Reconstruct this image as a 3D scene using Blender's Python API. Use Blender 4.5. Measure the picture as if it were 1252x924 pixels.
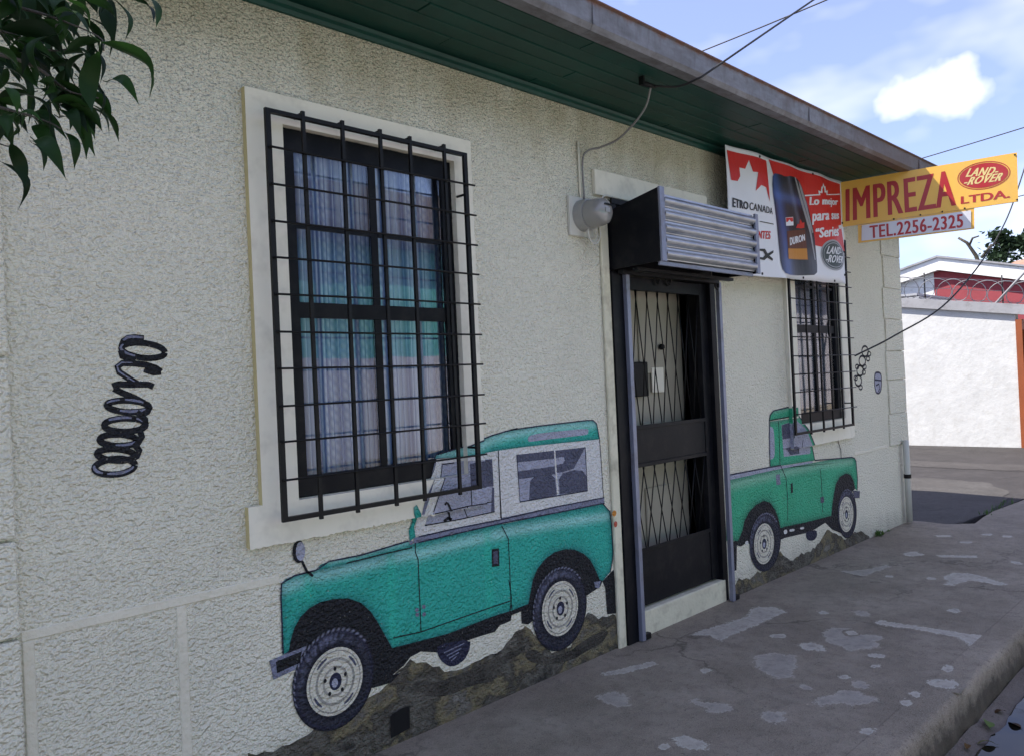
import bpy, bmesh, math, random
import numpy as np
from mathutils import Vector, Matrix, noise as mnoise

for o in list(bpy.data.objects): bpy.data.objects.remove(o)
SC = bpy.context.scene
COL = SC.collection
R = math.radians

# ------------------------------------------------------------------ camera
cam_d = bpy.data.cameras.new('Camera'); cam = bpy.data.objects.new('Camera', cam_d); COL.objects.link(cam)
cam_d.sensor_width = 36; cam_d.lens = 971/1252*36; cam_d.clip_start = .05; cam_d.clip_end = 2000
yw, pt, rl = R(45.1), R(.35), R(2.6)
F = Vector((math.cos(yw)*math.cos(pt), math.sin(yw)*math.cos(pt), math.sin(pt)))
R0 = Vector((math.sin(yw), -math.cos(yw), 0)); U0 = R0.cross(F)
RR = R0*math.cos(rl)-U0*math.sin(rl); UU = U0*math.cos(rl)+R0*math.sin(rl)
M = Matrix((RR, UU, -F)).transposed().to_4x4(); M.translation = Vector((0, -2.959, 1.6))
cam.matrix_world = M
SC.camera = cam

# ------------------------------------------------------------------ sky and sun
SUN_FROM = Vector((-.62, .78, 0)).normalized()
SUN_EL = R(53)
sun_vec = Vector((SUN_FROM.x*math.cos(SUN_EL), SUN_FROM.y*math.cos(SUN_EL), math.sin(SUN_EL)))
w = bpy.data.worlds.new('World'); SC.world = w; w.use_nodes = True
nt = w.node_tree; nt.nodes.clear()
def wn(t, **k):
    n = nt.nodes.new(t)
    for a, b in k.items(): setattr(n, a, b)
    return n
sky = wn('ShaderNodeTexSky', sky_type='NISHITA', sun_disc=False)
sky.sun_elevation = SUN_EL
sky.sun_rotation = math.atan2(SUN_FROM.x, SUN_FROM.y)
sky.air_density = 1.0; sky.dust_density = 1.2; sky.ozone_density = 1.0; sky.altitude = 1100
tc = wn('ShaderNodeTexCoord')
bg = wn('ShaderNodeBackground'); bg.inputs[1].default_value = .15
out = wn('ShaderNodeOutputWorld')
# clouds: flattened noise on the dome, one larger cumulus low in the north-east
sep = wn('ShaderNodeSeparateXYZ'); nt.links.new(tc.outputs['Generated'], sep.inputs[0])
mpc = wn('ShaderNodeMapping'); mpc.inputs['Scale'].default_value = (1, 1, 2.2); mpc.inputs['Location'].default_value = (0.0, 0.0, 0.0); nt.links.new(tc.outputs['Generated'], mpc.inputs[0])
nz = wn('ShaderNodeTexNoise'); nz.inputs['Scale'].default_value = 3.2; nz.inputs['Detail'].default_value = 4; nz.inputs['Roughness'].default_value = .58
nt.links.new(mpc.outputs[0], nz.inputs['Vector'])
rmp = wn('ShaderNodeValToRGB'); rmp.color_ramp.elements[0].position = .46; rmp.color_ramp.elements[1].position = .90
nt.links.new(nz.outputs['Fac'], rmp.inputs[0])
n2 = wn('ShaderNodeTexNoise'); n2.inputs['Scale'].default_value = 23; n2.inputs['Detail'].default_value = 3; nt.links.new(tc.outputs['Generated'], n2.inputs['Vector'])
def cloud_blob(dirv, rad, zsq):
    sb = wn('ShaderNodeVectorMath', operation='SUBTRACT'); nt.links.new(tc.outputs['Generated'], sb.inputs[0]); sb.inputs[1].default_value = dirv
    ml = wn('ShaderNodeVectorMath', operation='MULTIPLY'); nt.links.new(sb.outputs[0], ml.inputs[0]); ml.inputs[1].default_value = (1/rad, 1/rad, 1/(rad*zsq))
    ln = wn('ShaderNodeVectorMath', operation='LENGTH'); nt.links.new(ml.outputs[0], ln.inputs[0])
    ad = wn('ShaderNodeMath', operation='MULTIPLY_ADD'); nt.links.new(n2.outputs['Fac'], ad.inputs[0]); ad.inputs[1].default_value = 2.3; nt.links.new(ln.outputs['Value'], ad.inputs[2])
    mr = wn('ShaderNodeMapRange'); mr.inputs['From Min'].default_value = 2.40; mr.inputs['From Max'].default_value = 1.15
    nt.links.new(ad.outputs[0], mr.inputs['Value']); return mr.outputs[0]
c1 = cloud_blob(Vector((.9170, .2760, .2858)), .044, .46)
c2 = cloud_blob(Vector((.9225, .2550, .2885)), .031, .80)
c3 = cloud_blob(Vector((.9275, .2400, .2830)), .024, .6)
mx0 = wn('ShaderNodeMath', operation='MAXIMUM'); nt.links.new(c2, mx0.inputs[0]); nt.links.new(c3, mx0.inputs[1]); c2 = mx0.outputs[0]
mx = wn('ShaderNodeMath', operation='MAXIMUM'); nt.links.new(c1, mx.inputs[0]); nt.links.new(c2, mx.inputs[1])
wis = wn('ShaderNodeMath', operation='MULTIPLY'); nt.links.new(rmp.outputs[0], wis.inputs[0]); wis.inputs[1].default_value = .75
mx2 = wn('ShaderNodeMath', operation='MAXIMUM'); nt.links.new(mx.outputs[0], mx2.inputs[0]); nt.links.new(wis.outputs[0], mx2.inputs[1])
mixc = wn('ShaderNodeMixRGB'); nt.links.new(mx2.outputs[0], mixc.inputs[0])
# thin high veil whitens the blue everywhere
veil = wn('ShaderNodeMixRGB'); veil.inputs[0].default_value = .50; veil.inputs[2].default_value = (1.45, 1.55, 3.3, 1)
nt.links.new(sky.outputs[0], veil.inputs[1]); nt.links.new(veil.outputs[0], mixc.inputs[1])
mixc.inputs[2].default_value = (6.0, 5.75, 5.6, 1)
w.cycles.sampling_method = 'MANUAL'; w.cycles.sample_map_resolution = 256
nt.links.new(mixc.outputs[0], bg.inputs[0]); nt.links.new(bg.outputs[0], out.inputs[0])

sd = bpy.data.lights.new('Sun', 'SUN'); sun = bpy.data.objects.new('Sun', sd); COL.objects.link(sun)
sd.energy = 5.0; sd.angle = R(.53); sd.color = (1, .95, .87)
sun.rotation_euler = sun_vec.to_track_quat('Z', 'Y').to_euler()
sun.location = (-5, 8, 14)

vs = SC.view_settings; vs.view_transform = 'Standard'; vs.look = 'None'; vs.gamma = 1; vs.use_curve_mapping = False
vs.exposure = 1.15

# ------------------------------------------------------------------ traced outlines, metres on the wall (x, z)
DATA = {'t1_body': [(1.58,.835), (1.6,.849), (1.639,.855), (1.708,.859), (1.863,.855), (2.097,.86), (2.237,.869), (2.236,.879), (2.282,.878), (2.538,.88), (2.821,.883), (2.827,.878), (3.23,.874), (3.649,.87), (3.713,.814), (3.722,.737), (3.725,.566), (3.715,.519), (3.689,.458), (3.617,.423), (3.592,.434), (3.554,.506), (3.516,.562), (3.461,.609), (3.383,.647), (3.304,.664), (3.212,.663), (3.135,.639), (3.074,.601), (3.034,.549), (3.011,.485), (2.991,.431), (2.866,.425), (2.72,.427), (2.439,.415), (2.112,.434), (2.108,.434), (2.077,.492), (2.04,.562), (2.004,.62), (1.954,.672), (1.893,.705), (1.819,.719), (1.753,.721), (1.7,.707), (1.659,.681), (1.629,.643), (1.61,.597), (1.6,.555), (1.574,.551), (1.575,.676), (1.575,.776)],
't1_bonnet': [(1.737,.857), (1.761,.875), (1.803,.882), (1.965,.879), (2.224,.896), (2.244,.862), (2.097,.862), (1.9,.855)],
't1_hl': [(1.581,.813), (1.706,.834), (1.862,.831), (2.095,.836), (2.249,.834), (2.271,.824), (2.499,.831), (2.84,.834), (2.824,.832), (3.162,.821), (3.714,.789)],
't1_under': [(1.6,.555), (1.61,.597), (1.629,.643), (1.659,.681), (1.7,.707), (1.753,.721), (1.819,.719), (1.893,.705), (1.954,.672), (2.004,.62), (2.04,.562), (2.077,.492), (2.108,.434), (2.112,.434), (2.439,.415), (2.72,.427), (2.866,.425), (2.991,.431), (3.011,.485), (3.034,.549), (3.074,.601), (3.135,.639), (3.212,.663), (3.304,.664), (3.383,.647), (3.461,.609), (3.516,.562), (3.554,.506), (3.592,.434), (3.617,.423), (3.597,.395), (3.52,.379), (3.469,.369), (3.439,.418), (3.353,.452), (3.136,.428), (3.057,.346), (2.984,.324), (2.936,.341), (2.936,.404), (2.867,.401), (2.858,.374), (2.778,.37), (2.743,.346), (2.654,.35), (2.579,.351), (2.366,.344), (2.268,.375), (2.208,.366), (2.169,.339), (2.105,.315), (2.149,.311), (2.093,.282), (1.999,.288), (1.812,.345), (1.642,.457)],
't1_flap': [(3.725,.467), (3.689,.452), (3.616,.42), (3.639,.375), (3.645,.221), (3.728,.207), (3.73,.406)],
't1_axle': [(3.54,.432), (3.6,.427), (3.583,.387), (3.547,.4)],
't1_tank': [(2.366,.38), (2.579,.353), (2.566,.299), (2.531,.263), (2.477,.25), (2.43,.26), (2.386,.299), (2.366,.336)],
't1_fw': (1.808,.386,.201,.213),'t1_fr': (1.808,.374,.137,.141),'t1_rw': (3.24,.35,.224,.228),'t1_rr': (3.239,.35,.149,.148),'t1_cab': [(2.261,.915), (2.279,.986), (2.285,1.01), (2.333,1.107), (2.398,1.203), (2.414,1.254), (2.54,1.25), (2.698,1.254), (2.822,1.258), (3.01,1.258), (2.772,1.262), (3.191,1.255), (3.647,1.247), (3.653,1.123), (3.659,.902), (3.233,.909), (2.823,.911), (2.822,.903), (2.54,.907), (2.284,.905)],
't1_band': [(2.256,.905), (2.284,.905), (2.54,.907), (2.822,.903), (2.823,.911), (3.233,.909), (3.666,.903), (3.667,.87), (3.23,.876), (2.827,.88), (2.821,.884), (2.538,.882), (2.282,.879), (2.254,.879)],
't1_roof': [(2.401,1.258), (2.41,1.275), (2.44,1.282), (2.532,1.29), (2.599,1.299), (2.686,1.317), (2.781,1.337), (2.873,1.35), (2.968,1.36), (2.822,1.344), (2.915,1.355), (3.135,1.361), (3.33,1.365), (3.539,1.365), (3.596,1.361), (3.627,1.34), (3.639,1.302), (3.647,1.248), (3.191,1.256), (2.772,1.262), (3.01,1.257), (2.822,1.257), (2.698,1.252), (2.54,1.249)],
't1_roofhl': [(2.43,1.269), (2.541,1.275), (2.685,1.297), (2.872,1.33), (2.821,1.325), (3.01,1.34), (3.329,1.347), (3.61,1.341)],
't1_slot': [(3.041,1.299), (3.057,1.315), (3.132,1.322), (3.327,1.321), (3.535,1.319), (3.552,1.31), (3.544,1.283), (3.476,1.282), (3.258,1.283), (3.079,1.282), (3.049,1.283)],
't1_rwin': [(2.954,1.223), (3.513,1.212), (3.517,.962), (2.962,.974)],
't1_dark': [[(2.954,1.223), (3.247,1.218), (3.247,1.174), (2.954,1.183)],[(3.256,1.217), (3.513,1.212), (3.407,1.102), (3.298,1.092), (3.258,1.094), (3.262,1.138), (3.315,1.139), (3.332,1.155), (3.324,1.176), (3.254,1.176)],[(2.954,1.135), (3.254,1.132), (3.252,1.088), (2.958,1.094)],[(3.032,.973), (3.047,1.073), (3.079,1.093), (3.219,1.088), (3.244,1.067), (3.253,.972)],[(3.277,.973), (3.276,1.055), (3.311,1.086), (3.407,1.093), (3.483,1.081), (3.516,1.045), (3.517,.964)]],
't1_rwline': [(3.251,1.218), (3.256,1.092), (3.263,.972)],
't1_dwin': [(2.442,1.229), (2.523,1.229), (2.616,1.227), (2.774,1.219), (2.777,.95), (2.542,.946), (2.324,.951), (2.356,1.014), (2.433,1.161)],
't1_ddark': [(2.597,1.214), (2.776,1.219), (2.779,1.08), (2.597,1.089)],
't1_ddark2': [(2.767,1.074), (2.781,1.072), (2.777,.95), (2.752,.952)],
't1_pillar': [(2.4,1.237), (2.375,1.168), (2.312,1.08), (2.285,1.01), (2.301,1.008), (2.334,1.077), (2.37,1.163), (2.41,1.233)],
't1_vent': [(2.24,1.05), (2.259,1.06), (2.283,1.014), (2.279,.99), (2.26,.952), (2.267,.907), (2.232,.894), (2.228,.942), (2.252,.983), (2.241,1.02)],
't1_lines': [[(2.263,.881), (2.261,.838), (2.275,.801), (2.274,.689), (2.274,.577), (2.273,.465)],[(2.822,.87), (2.865,.796), (2.865,.632), (2.864,.469), (2.869,.431)],[(2.114,.478), (2.273,.465), (2.562,.472), (2.865,.477)],[(2.822,1.257), (2.821,1.1), (2.822,.903)],[(2.433,1.161), (2.447,1.225), (2.523,1.225)],[(2.356,1.014), (2.433,1.161)],[(2.597,1.089), (2.597,1.011)],[(2.566,1.007), (2.59,.95)],[(2.362,1.002), (2.582,1.009), (2.76,1.002)],[(3.647,1.247), (3.653,1.123), (3.659,.904)],[(2.324,.951), (2.542,.947), (2.777,.95)],[(1.888,.858), (2.097,.862), (2.244,.862)],[(2.822,1.257), (2.818,.912)],[(2.852,.424), (2.869,.487), (2.855,.586)]],
't1_outline': [[(1.6,.555), (1.574,.551), (1.575,.776), (1.58,.835), (1.639,.855), (1.737,.857)],[(2.401,1.258), (2.41,1.275), (2.532,1.29), (2.599,1.299), (2.686,1.317), (2.781,1.337), (2.873,1.35), (2.968,1.36), (2.915,1.355), (3.135,1.361), (3.539,1.365), (3.596,1.361), (3.627,1.34), (3.647,1.248)],[(1.737,.857), (1.803,.882), (1.965,.879), (2.224,.896)],[(3.649,.87), (3.713,.814), (3.722,.737), (3.725,.566), (3.715,.519), (3.689,.458)],[(2.282,.879), (2.538,.882), (2.821,.884), (3.23,.876), (3.667,.87)],[(2.284,.905), (2.54,.907), (2.822,.903), (3.233,.909), (3.666,.903)],[(2.954,1.223), (2.962,.974), (3.517,.962), (3.513,1.212)]],
't1_wheelring': 1,'t1_steer': [(2.426,1.035), (2.436,1.045), (2.446,1.038), (2.459,1.011), (2.473,.987), (2.479,.955)],
't1_steer2': [(2.439,.952), (2.467,.965), (2.489,.952)],
't1_handle': [(2.744,.765), (2.796,.76), (2.793,.67), (2.741,.676)],
't1_hinge': [[(2.246,.582), (2.265,.579), (2.264,.561), (2.245,.564)],[(2.246,.56), (2.266,.557), (2.265,.539), (2.245,.542)],[(2.286,.587), (2.306,.584), (2.305,.566), (2.285,.569)],[(2.286,.552), (2.306,.549), (2.305,.531), (2.285,.534)],[(2.23,.896), (2.249,.894), (2.248,.876), (2.229,.878)],[(2.269,.904), (2.289,.902), (2.288,.884), (2.268,.886)]],
't1_mirror': (1.667,.949,.025,.043),'t1_stalk': [(1.676,.907), (1.696,.862), (1.724,.836)],
't1_bumper': [(1.515,.543), (1.681,.558), (1.664,.481), (1.527,.463)],
't1_bumper2': [(1.541,.531), (1.658,.542), (1.644,.497), (1.544,.485)],
't1_lamp1': (3.729,.802,.021,.018),'t1_lamp2': (3.737,.737,.017,.018),'t1_rock': [(1.405,.204), (1.519,.189), (1.618,.19), (1.675,.191), (1.805,.2), (1.958,.242), (2.065,.28), (2.149,.311), (2.105,.319), (2.169,.34), (2.207,.349), (2.297,.315), (2.373,.268), (2.44,.231), (2.523,.225), (2.672,.238), (2.79,.249), (2.859,.288), (2.944,.324), (2.956,.331), (3.003,.3), (3.049,.229), (3.16,.129), (3.314,.129), (3.4,.201), (3.47,.268), (3.567,.218), (3.636,.207), (3.727,.196), (3.745,.159), (3.742,.016)],
't1_rock_a': [(2.164,.247), (2.237,.217), (2.358,.206), (2.522,.203), (2.696,.208), (2.855,.212), (2.938,.219), (2.977,.228), (2.919,.185), (2.836,.179), (2.756,.164), (2.741,.102), (2.566,.126), (2.422,.122), (2.31,.151)],
't1_rock_b': [(2.947,.187), (3.032,.184), (3.1,.116), (3.296,.092), (3.394,.118), (3.527,.137), (3.664,.124), (3.591,.067), (3.455,.06), (3.324,.043), (3.112,.072), (2.971,.132)],
't2_body': [(5.053,.835), (5.082,.837), (5.684,.835), (6.093,.829), (5.957,.831), (6.446,.821), (6.87,.812), (7.245,.789), (7.308,.773), (7.336,.744), (7.352,.582), (7.331,.477), (7.289,.5), (7.263,.574), (7.205,.634), (7.101,.66), (6.973,.643), (6.886,.594), (6.828,.507), (6.785,.412), (6.756,.332), (6.287,.351), (5.911,.374), (5.829,.376), (5.801,.454), (5.756,.527), (5.677,.596), (5.579,.622), (5.463,.609), (5.363,.576), (5.28,.518), (5.242,.447), (5.175,.388), (5.015,.416)],
't2_band': [(5.056,.871), (5.1,.873), (5.687,.864), (5.878,.86), (5.959,.85), (6.448,.837), (6.446,.821), (5.957,.831), (5.684,.835), (5.082,.837), (5.053,.838)],
't2_hl': [(5.079,.8), (5.68,.799), (6.071,.797), (5.954,.799), (6.444,.794), (7.24,.754)],
't2_roof': [(5.722,1.218), (5.743,1.261), (5.798,1.291), (5.886,1.299), (6.08,1.308), (6.072,1.301), (6.164,1.299), (6.167,1.229), (5.997,1.221)],
't2_cab': [(5.738,1.213), (6.164,1.213), (6.167,1.229), (6.288,1.136), (6.338,1.103), (6.453,.948), (6.485,.838), (5.959,.853), (5.704,.87)],
't2_rwin': [(5.718,1.18), (5.785,1.162), (5.796,1.1), (5.792,.952), (5.761,.922), (5.699,.92)],
't2_dwin': [(5.92,1.174), (6.067,1.185), (6.062,1.202), (6.102,1.205), (6.269,1.128), (6.311,1.089), (6.415,.943), (6.411,.9), (5.937,.921)],
't2_ddark': [[(5.927,1.171), (6.086,1.184), (6.08,1.058), (5.93,1.059)],[(5.962,.983), (6.103,.991), (6.209,.96), (6.205,.921), (6.047,.924), (6.007,.965)]],
't2_lines': [[(5.878,.86), (5.956,.751), (5.968,.581), (5.951,.415)],[(6.582,.754), (6.594,.621), (6.587,.387)],[(6.96,.972), (7.013,.88), (7.02,.793)],[(5.729,1.221), (6.072,1.229)],[(5.877,1.203), (5.868,.869)],[(6.223,1.032), (6.191,.955), (6.205,.922)]],
't2_outline': [[(5.704,.87), (5.728,1.217), (5.743,1.261), (5.798,1.291), (6.08,1.308)],[(6.167,1.229), (6.288,1.136), (6.338,1.103), (6.453,.948), (6.485,.838)],[(6.485,.838), (6.87,.812), (7.245,.789), (7.308,.773), (7.336,.744), (7.352,.582), (7.331,.477)],[(5.086,.873), (5.687,.864), (5.878,.86)]],
't2_under': [(5.101,.398), (5.175,.388), (5.242,.447), (5.28,.518), (5.363,.576), (5.463,.609), (5.579,.622), (5.677,.596), (5.756,.527), (5.801,.454), (5.829,.376), (5.911,.374), (6.287,.351), (6.756,.332), (6.785,.412), (6.828,.507), (6.886,.594), (6.973,.643), (7.101,.66), (7.205,.634), (7.263,.574), (7.289,.5), (7.163,.464), (7.022,.344), (6.958,.147), (6.762,.213), (6.634,.292), (6.423,.268), (6.242,.266), (5.902,.288), (5.82,.286), (5.76,.214), (5.399,.279), (5.311,.357), (5.217,.34), (5.105,.375)],
't2_flap': [(5.101,.394), (5.161,.395), (5.136,.186), (5.096,.182)],
't2_gaps': [[(5.879,.351), (5.933,.35), (5.941,.316), (5.883,.317)],[(5.974,.341), (6.058,.335), (6.066,.314), (5.978,.322)],[(6.16,.327), (6.23,.323), (6.235,.303), (6.169,.309)],[(5.274,.364), (5.318,.368), (5.325,.336), (5.278,.341)]],
't2_tank': [(6.261,.275), (6.46,.262), (6.469,.204), (6.396,.18), (6.299,.197), (6.26,.231)],
't2_fw': (7.091,.303,.203,.22),'t2_fr': (7.067,.299,.152,.156),'t2_rw': (5.577,.313,.244,.222),'t2_rr': (5.553,.302,.155,.152),'t2_bumper': [(7.231,.49), (7.391,.464), (7.375,.404), (7.266,.415)],
't2_handle': [(6.031,.697), (6.065,.701), (6.064,.623), (6.029,.62)],
't2_vent': [(5.79,.795), (5.853,.796), (5.863,.712), (5.793,.715)],
't2_hinge': [[(6.556,.518), (6.624,.517), (6.627,.467), (6.558,.469)]],
't2_rock': [(5.07,.06), (5.118,.093), (5.166,.122), (5.317,.088), (5.478,.097), (5.647,.12), (5.811,.196), (5.962,.093), (6.12,.113), (6.333,.106), (6.503,.141), (6.666,.229), (6.857,.164), (6.992,.09), (7.23,.111), (7.427,.087), (7.556,.012), (7.662,-.08)],
'coil': [[(1.086,1.819), (1.055,1.823), (1.031,1.82), (1.016,1.809), (1.008,1.789)],[(1.158,1.768), (1.155,1.761), (1.149,1.756), (1.138,1.752), (1.124,1.749), (1.107,1.748), (1.089,1.748), (1.071,1.75), (1.054,1.754), (1.038,1.759), (1.025,1.764), (1.015,1.771), (1.009,1.777), (1.007,1.784), (1.01,1.79), (1.016,1.795), (1.026,1.799), (1.04,1.802), (1.056,1.804), (1.073,1.803), (1.091,1.802), (1.109,1.798), (1.125,1.794), (1.139,1.788), (1.15,1.781), (1.156,1.774), (1.158,1.768)],[(1.006,1.776), (1.009,1.756), (1.033,1.744), (1.051,1.737)],[(1.141,1.698), (1.122,1.713), (1.09,1.724), (1.045,1.73), (1.008,1.731), (.992,1.719), (.997,1.7), (1.024,1.68), (1.058,1.656)],[(1.141,1.698), (1.114,1.696), (1.082,1.708)],[(.972,1.651), (.992,1.658), (1.042,1.655), (1.093,1.654), (1.112,1.645)],[(.976,1.644), (1.003,1.628), (1.046,1.607), (1.077,1.588)],[(1.094,1.572), (1.091,1.567), (1.085,1.563), (1.075,1.56), (1.061,1.558), (1.046,1.558), (1.029,1.558), (1.012,1.56), (.995,1.563), (.98,1.567), (.968,1.572), (.958,1.577), (.953,1.582), (.951,1.587), (.953,1.591), (.959,1.595), (.969,1.598), (.982,1.6), (.997,1.601), (1.013,1.601), (1.03,1.599), (1.047,1.596), (1.063,1.592), (1.076,1.587), (1.086,1.582), (1.092,1.577), (1.094,1.572)],[(1.085,1.585), (1.095,1.571), (1.086,1.555), (1.066,1.546), (1.05,1.557)],[(1.079,1.511), (1.077,1.505), (1.071,1.5), (1.061,1.496), (1.048,1.493), (1.032,1.491), (1.016,1.49), (.999,1.491), (.983,1.494), (.968,1.497), (.956,1.501), (.947,1.506), (.941,1.512), (.94,1.518), (.942,1.523), (.948,1.528), (.957,1.532), (.97,1.535), (.985,1.537), (1.001,1.538), (1.018,1.537), (1.034,1.535), (1.049,1.532), (1.062,1.528), (1.072,1.522), (1.078,1.517), (1.079,1.511)],[(1.057,1.55), (1.078,1.528), (1.079,1.511), (1.061,1.496)],[(1.046,1.455), (1.044,1.451), (1.039,1.447), (1.03,1.444), (1.018,1.442), (1.005,1.441), (.991,1.442), (.976,1.443), (.962,1.446), (.949,1.45), (.938,1.454), (.93,1.459), (.925,1.464), (.923,1.469), (.925,1.474), (.931,1.478), (.939,1.481), (.95,1.483), (.963,1.484), (.977,1.483), (.992,1.482), (1.007,1.479), (1.02,1.475), (1.031,1.471), (1.039,1.466), (1.045,1.46), (1.046,1.455)],[(1.057,1.491), (1.064,1.469), (1.049,1.447), (1.033,1.432)],[(1.035,1.403), (1.033,1.399), (1.028,1.395), (1.019,1.392), (1.008,1.391), (.994,1.39), (.98,1.391), (.965,1.394), (.951,1.397), (.938,1.401), (.928,1.406), (.92,1.411), (.915,1.416), (.913,1.421), (.915,1.426), (.92,1.43), (.929,1.432), (.94,1.434), (.953,1.434), (.967,1.434), (.981,1.431), (.996,1.428), (1.009,1.424), (1.02,1.419), (1.029,1.414), (1.034,1.408), (1.035,1.403)],[(1.039,1.441), (1.053,1.42), (1.044,1.401), (1.025,1.393)],[(1.035,1.37), (1.033,1.363), (1.027,1.357), (1.017,1.352), (1.005,1.348), (.991,1.345), (.975,1.344), (.959,1.345), (.944,1.347), (.93,1.35), (.918,1.355), (.91,1.36), (.905,1.366), (.903,1.373), (.905,1.379), (.911,1.385), (.92,1.39), (.932,1.394), (.946,1.397), (.961,1.399), (.977,1.398), (.993,1.397), (1.007,1.393), (1.019,1.389), (1.028,1.383), (1.034,1.377), (1.035,1.37)]],
'chain': [(7.675,1.744,.077,.049), (7.598,1.653,.076,.048), (7.535,1.565,.075,.048), (7.483,1.473,.075,.048)],
'chainlobes': [(7.768,1.72,.042,.021), (7.737,1.673,.042,.021), (7.644,1.599,.042,.021), (7.621,1.548,.041,.021), (7.47,1.603,.04,.02), (7.424,1.5,.039,.021), (7.529,1.411,.04,.02)],
'piston': [(7.884,1.523), (7.917,1.539), (7.992,1.54), (8.047,1.519), (8.049,1.434), (8.021,1.362), (7.966,1.335), (7.893,1.346), (7.869,1.404), (7.87,1.464)],
'piston_l': [[(7.883,1.47), (8.046,1.458)],[(7.901,1.415), (7.978,1.429), (7.998,1.387), (7.957,1.357)]],
'drain': [(2.074,.139), (2.085,.146), (2.141,.156), (2.183,.154), (2.18,.053), (2.073,.043)],
'ban': {'red_left': [(5.026,3.156), (5.294,3.16), (5.568,3.165), (5.555,2.853), (5.527,2.915), (5.511,2.954), (5.439,2.962), (5.368,2.911), (5.405,3.051), (5.341,3.046), (5.295,3.126), (5.249,3.055), (5.181,3.056), (5.187,2.994), (5.15,2.954), (5.061,2.949)],
'red_main': [(5.615,3.191), (6.222,3.196), (6.899,3.198), (6.894,2.804), (6.948,2.608), (6.638,2.605), (6.378,2.609), (6.02,2.611), (5.887,2.896), (5.673,3.092)],
'bottle': [(5.673,3.092), (5.803,3.1), (5.854,3.089), (5.963,3.112), (6.1,3.107), (6.178,3.048), (6.278,2.907), (6.373,2.697), (6.383,2.463), (6.351,2.362), (6.047,2.339), (5.776,2.326), (5.691,2.375), (5.659,2.565), (5.645,2.805), (5.631,2.971)],
'sheen': [(5.672,2.953), (5.787,2.951), (6.072,2.97), (6.054,2.936), (5.836,2.914), (5.691,2.889)],
'sheen2': [(5.652,2.878), (5.755,2.885), (5.769,2.515), (5.706,2.4), (5.672,2.567), (5.662,2.771)],
'label': [(5.851,2.669), (6.171,2.715), (6.174,2.473), (5.829,2.452)],
'label_low': [(5.839,2.533), (6.172,2.562), (6.174,2.473), (5.829,2.452)],
'tile': [(5.835,2.772), (5.962,2.791), (5.964,2.725), (5.836,2.707)],
'tile_red': [(5.842,2.77), (5.956,2.786), (5.959,2.755), (5.926,2.749), (5.9,2.764), (5.872,2.743), (5.842,2.737)],
'maple': [(6.003,2.71), (6.034,2.745), (6.062,2.742), (6.08,2.788), (6.119,2.761), (6.163,2.772), (6.15,2.726), (6.086,2.713)],
'hstrip': [(6.099,3.098), (6.156,3.058), (6.246,2.929), (6.35,2.708), (6.329,2.703), (6.218,2.887), (6.121,3.04)],
'hstrip2': [(6.018,3.114), (6.045,3.112), (6.118,3.014), (6.304,2.742), (6.35,2.486), (6.326,2.484), (6.27,2.7), (6.087,2.985)],
'line': [(5.414,2.697), (5.591,2.693), (5.591,2.687), (5.413,2.691)],
'crown': [(6.216,3.0), (6.439,3.033), (6.428,3.064), (6.472,3.057), (6.483,3.098), (6.508,3.108), (6.527,3.137), (6.545,3.111), (6.571,3.117), (6.572,3.077), (6.624,3.091), (6.601,3.054), (6.888,3.1), (6.887,3.09), (6.578,3.042), (6.58,3.065), (6.539,3.057), (6.537,3.088), (6.521,3.11), (6.499,3.078), (6.502,3.048), (6.456,3.045), (6.463,3.026), (6.215,2.989)],
'cx': [(5.406,2.495), (5.479,2.499), (5.512,2.467), (5.584,2.496), (5.582,2.477), (5.535,2.453), (5.578,2.433), (5.576,2.417), (5.509,2.436), (5.471,2.416), (5.399,2.419), (5.4,2.434), (5.455,2.435), (5.482,2.455), (5.455,2.48), (5.404,2.479)]},'ban_oval': [(6.696,2.553), (6.944,2.573), (6.71,2.682)],
'ban_q': [(5.009,3.189), (6.95,3.217), (6.941,2.323), (5.353,2.297)],
'ban_txt': {'ETRO': [(5.065,2.827), (5.28,2.82), (5.275,2.765), (5.059,2.758)],
'CANADA': [(5.294,2.822), (5.59,2.81), (5.586,2.762), (5.289,2.766)],
'NTES': [(5.399,2.626), (5.548,2.634), (5.542,2.574), (5.394,2.569)],
'Lo mejor': [(6.305,2.995), (6.85,3.054), (6.841,2.977), (6.295,2.907)],
'para sus': [(6.346,2.864), (6.855,2.926), (6.847,2.854), (6.336,2.771)],
'"Series"': [(6.393,2.749), (6.89,2.831), (6.879,2.734), (6.385,2.669)],
'DURON': [(5.886,2.621), (6.144,2.674), (6.144,2.623), (5.879,2.559)],
'LAND-': [(6.562,2.62), (6.884,2.632), (6.875,2.56), (6.564,2.553)],
'-ROVER': [(6.532,2.551), (6.909,2.564), (6.912,2.499), (6.547,2.485)]},'sign': {'board': [(-.004,3.184), (1.294,3.233), (1.285,2.847), (-.008,2.816)],
'sub': [(.121,2.818), (.988,2.841), (.981,2.67), (.115,2.666)],
'subw': [(.151,2.81), (.964,2.822), (.958,2.679), (.143,2.678)],
'IMPREZA': [(.036,3.138), (.853,3.17), (.862,2.878), (.024,2.861)],
'LTDA.': [(.897,2.943), (1.235,2.949), (1.234,2.883), (.894,2.882)],
'TEL.2256-2325': [(.21,2.799), (.907,2.803), (.904,2.692), (.209,2.689)],
'LAND-': [(.956,3.162), (1.173,3.14), (1.166,3.081), (.949,3.095)],
'-ROVER': [(.932,3.089), (1.197,3.088), (1.191,3.026), (.929,3.028)],
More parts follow.
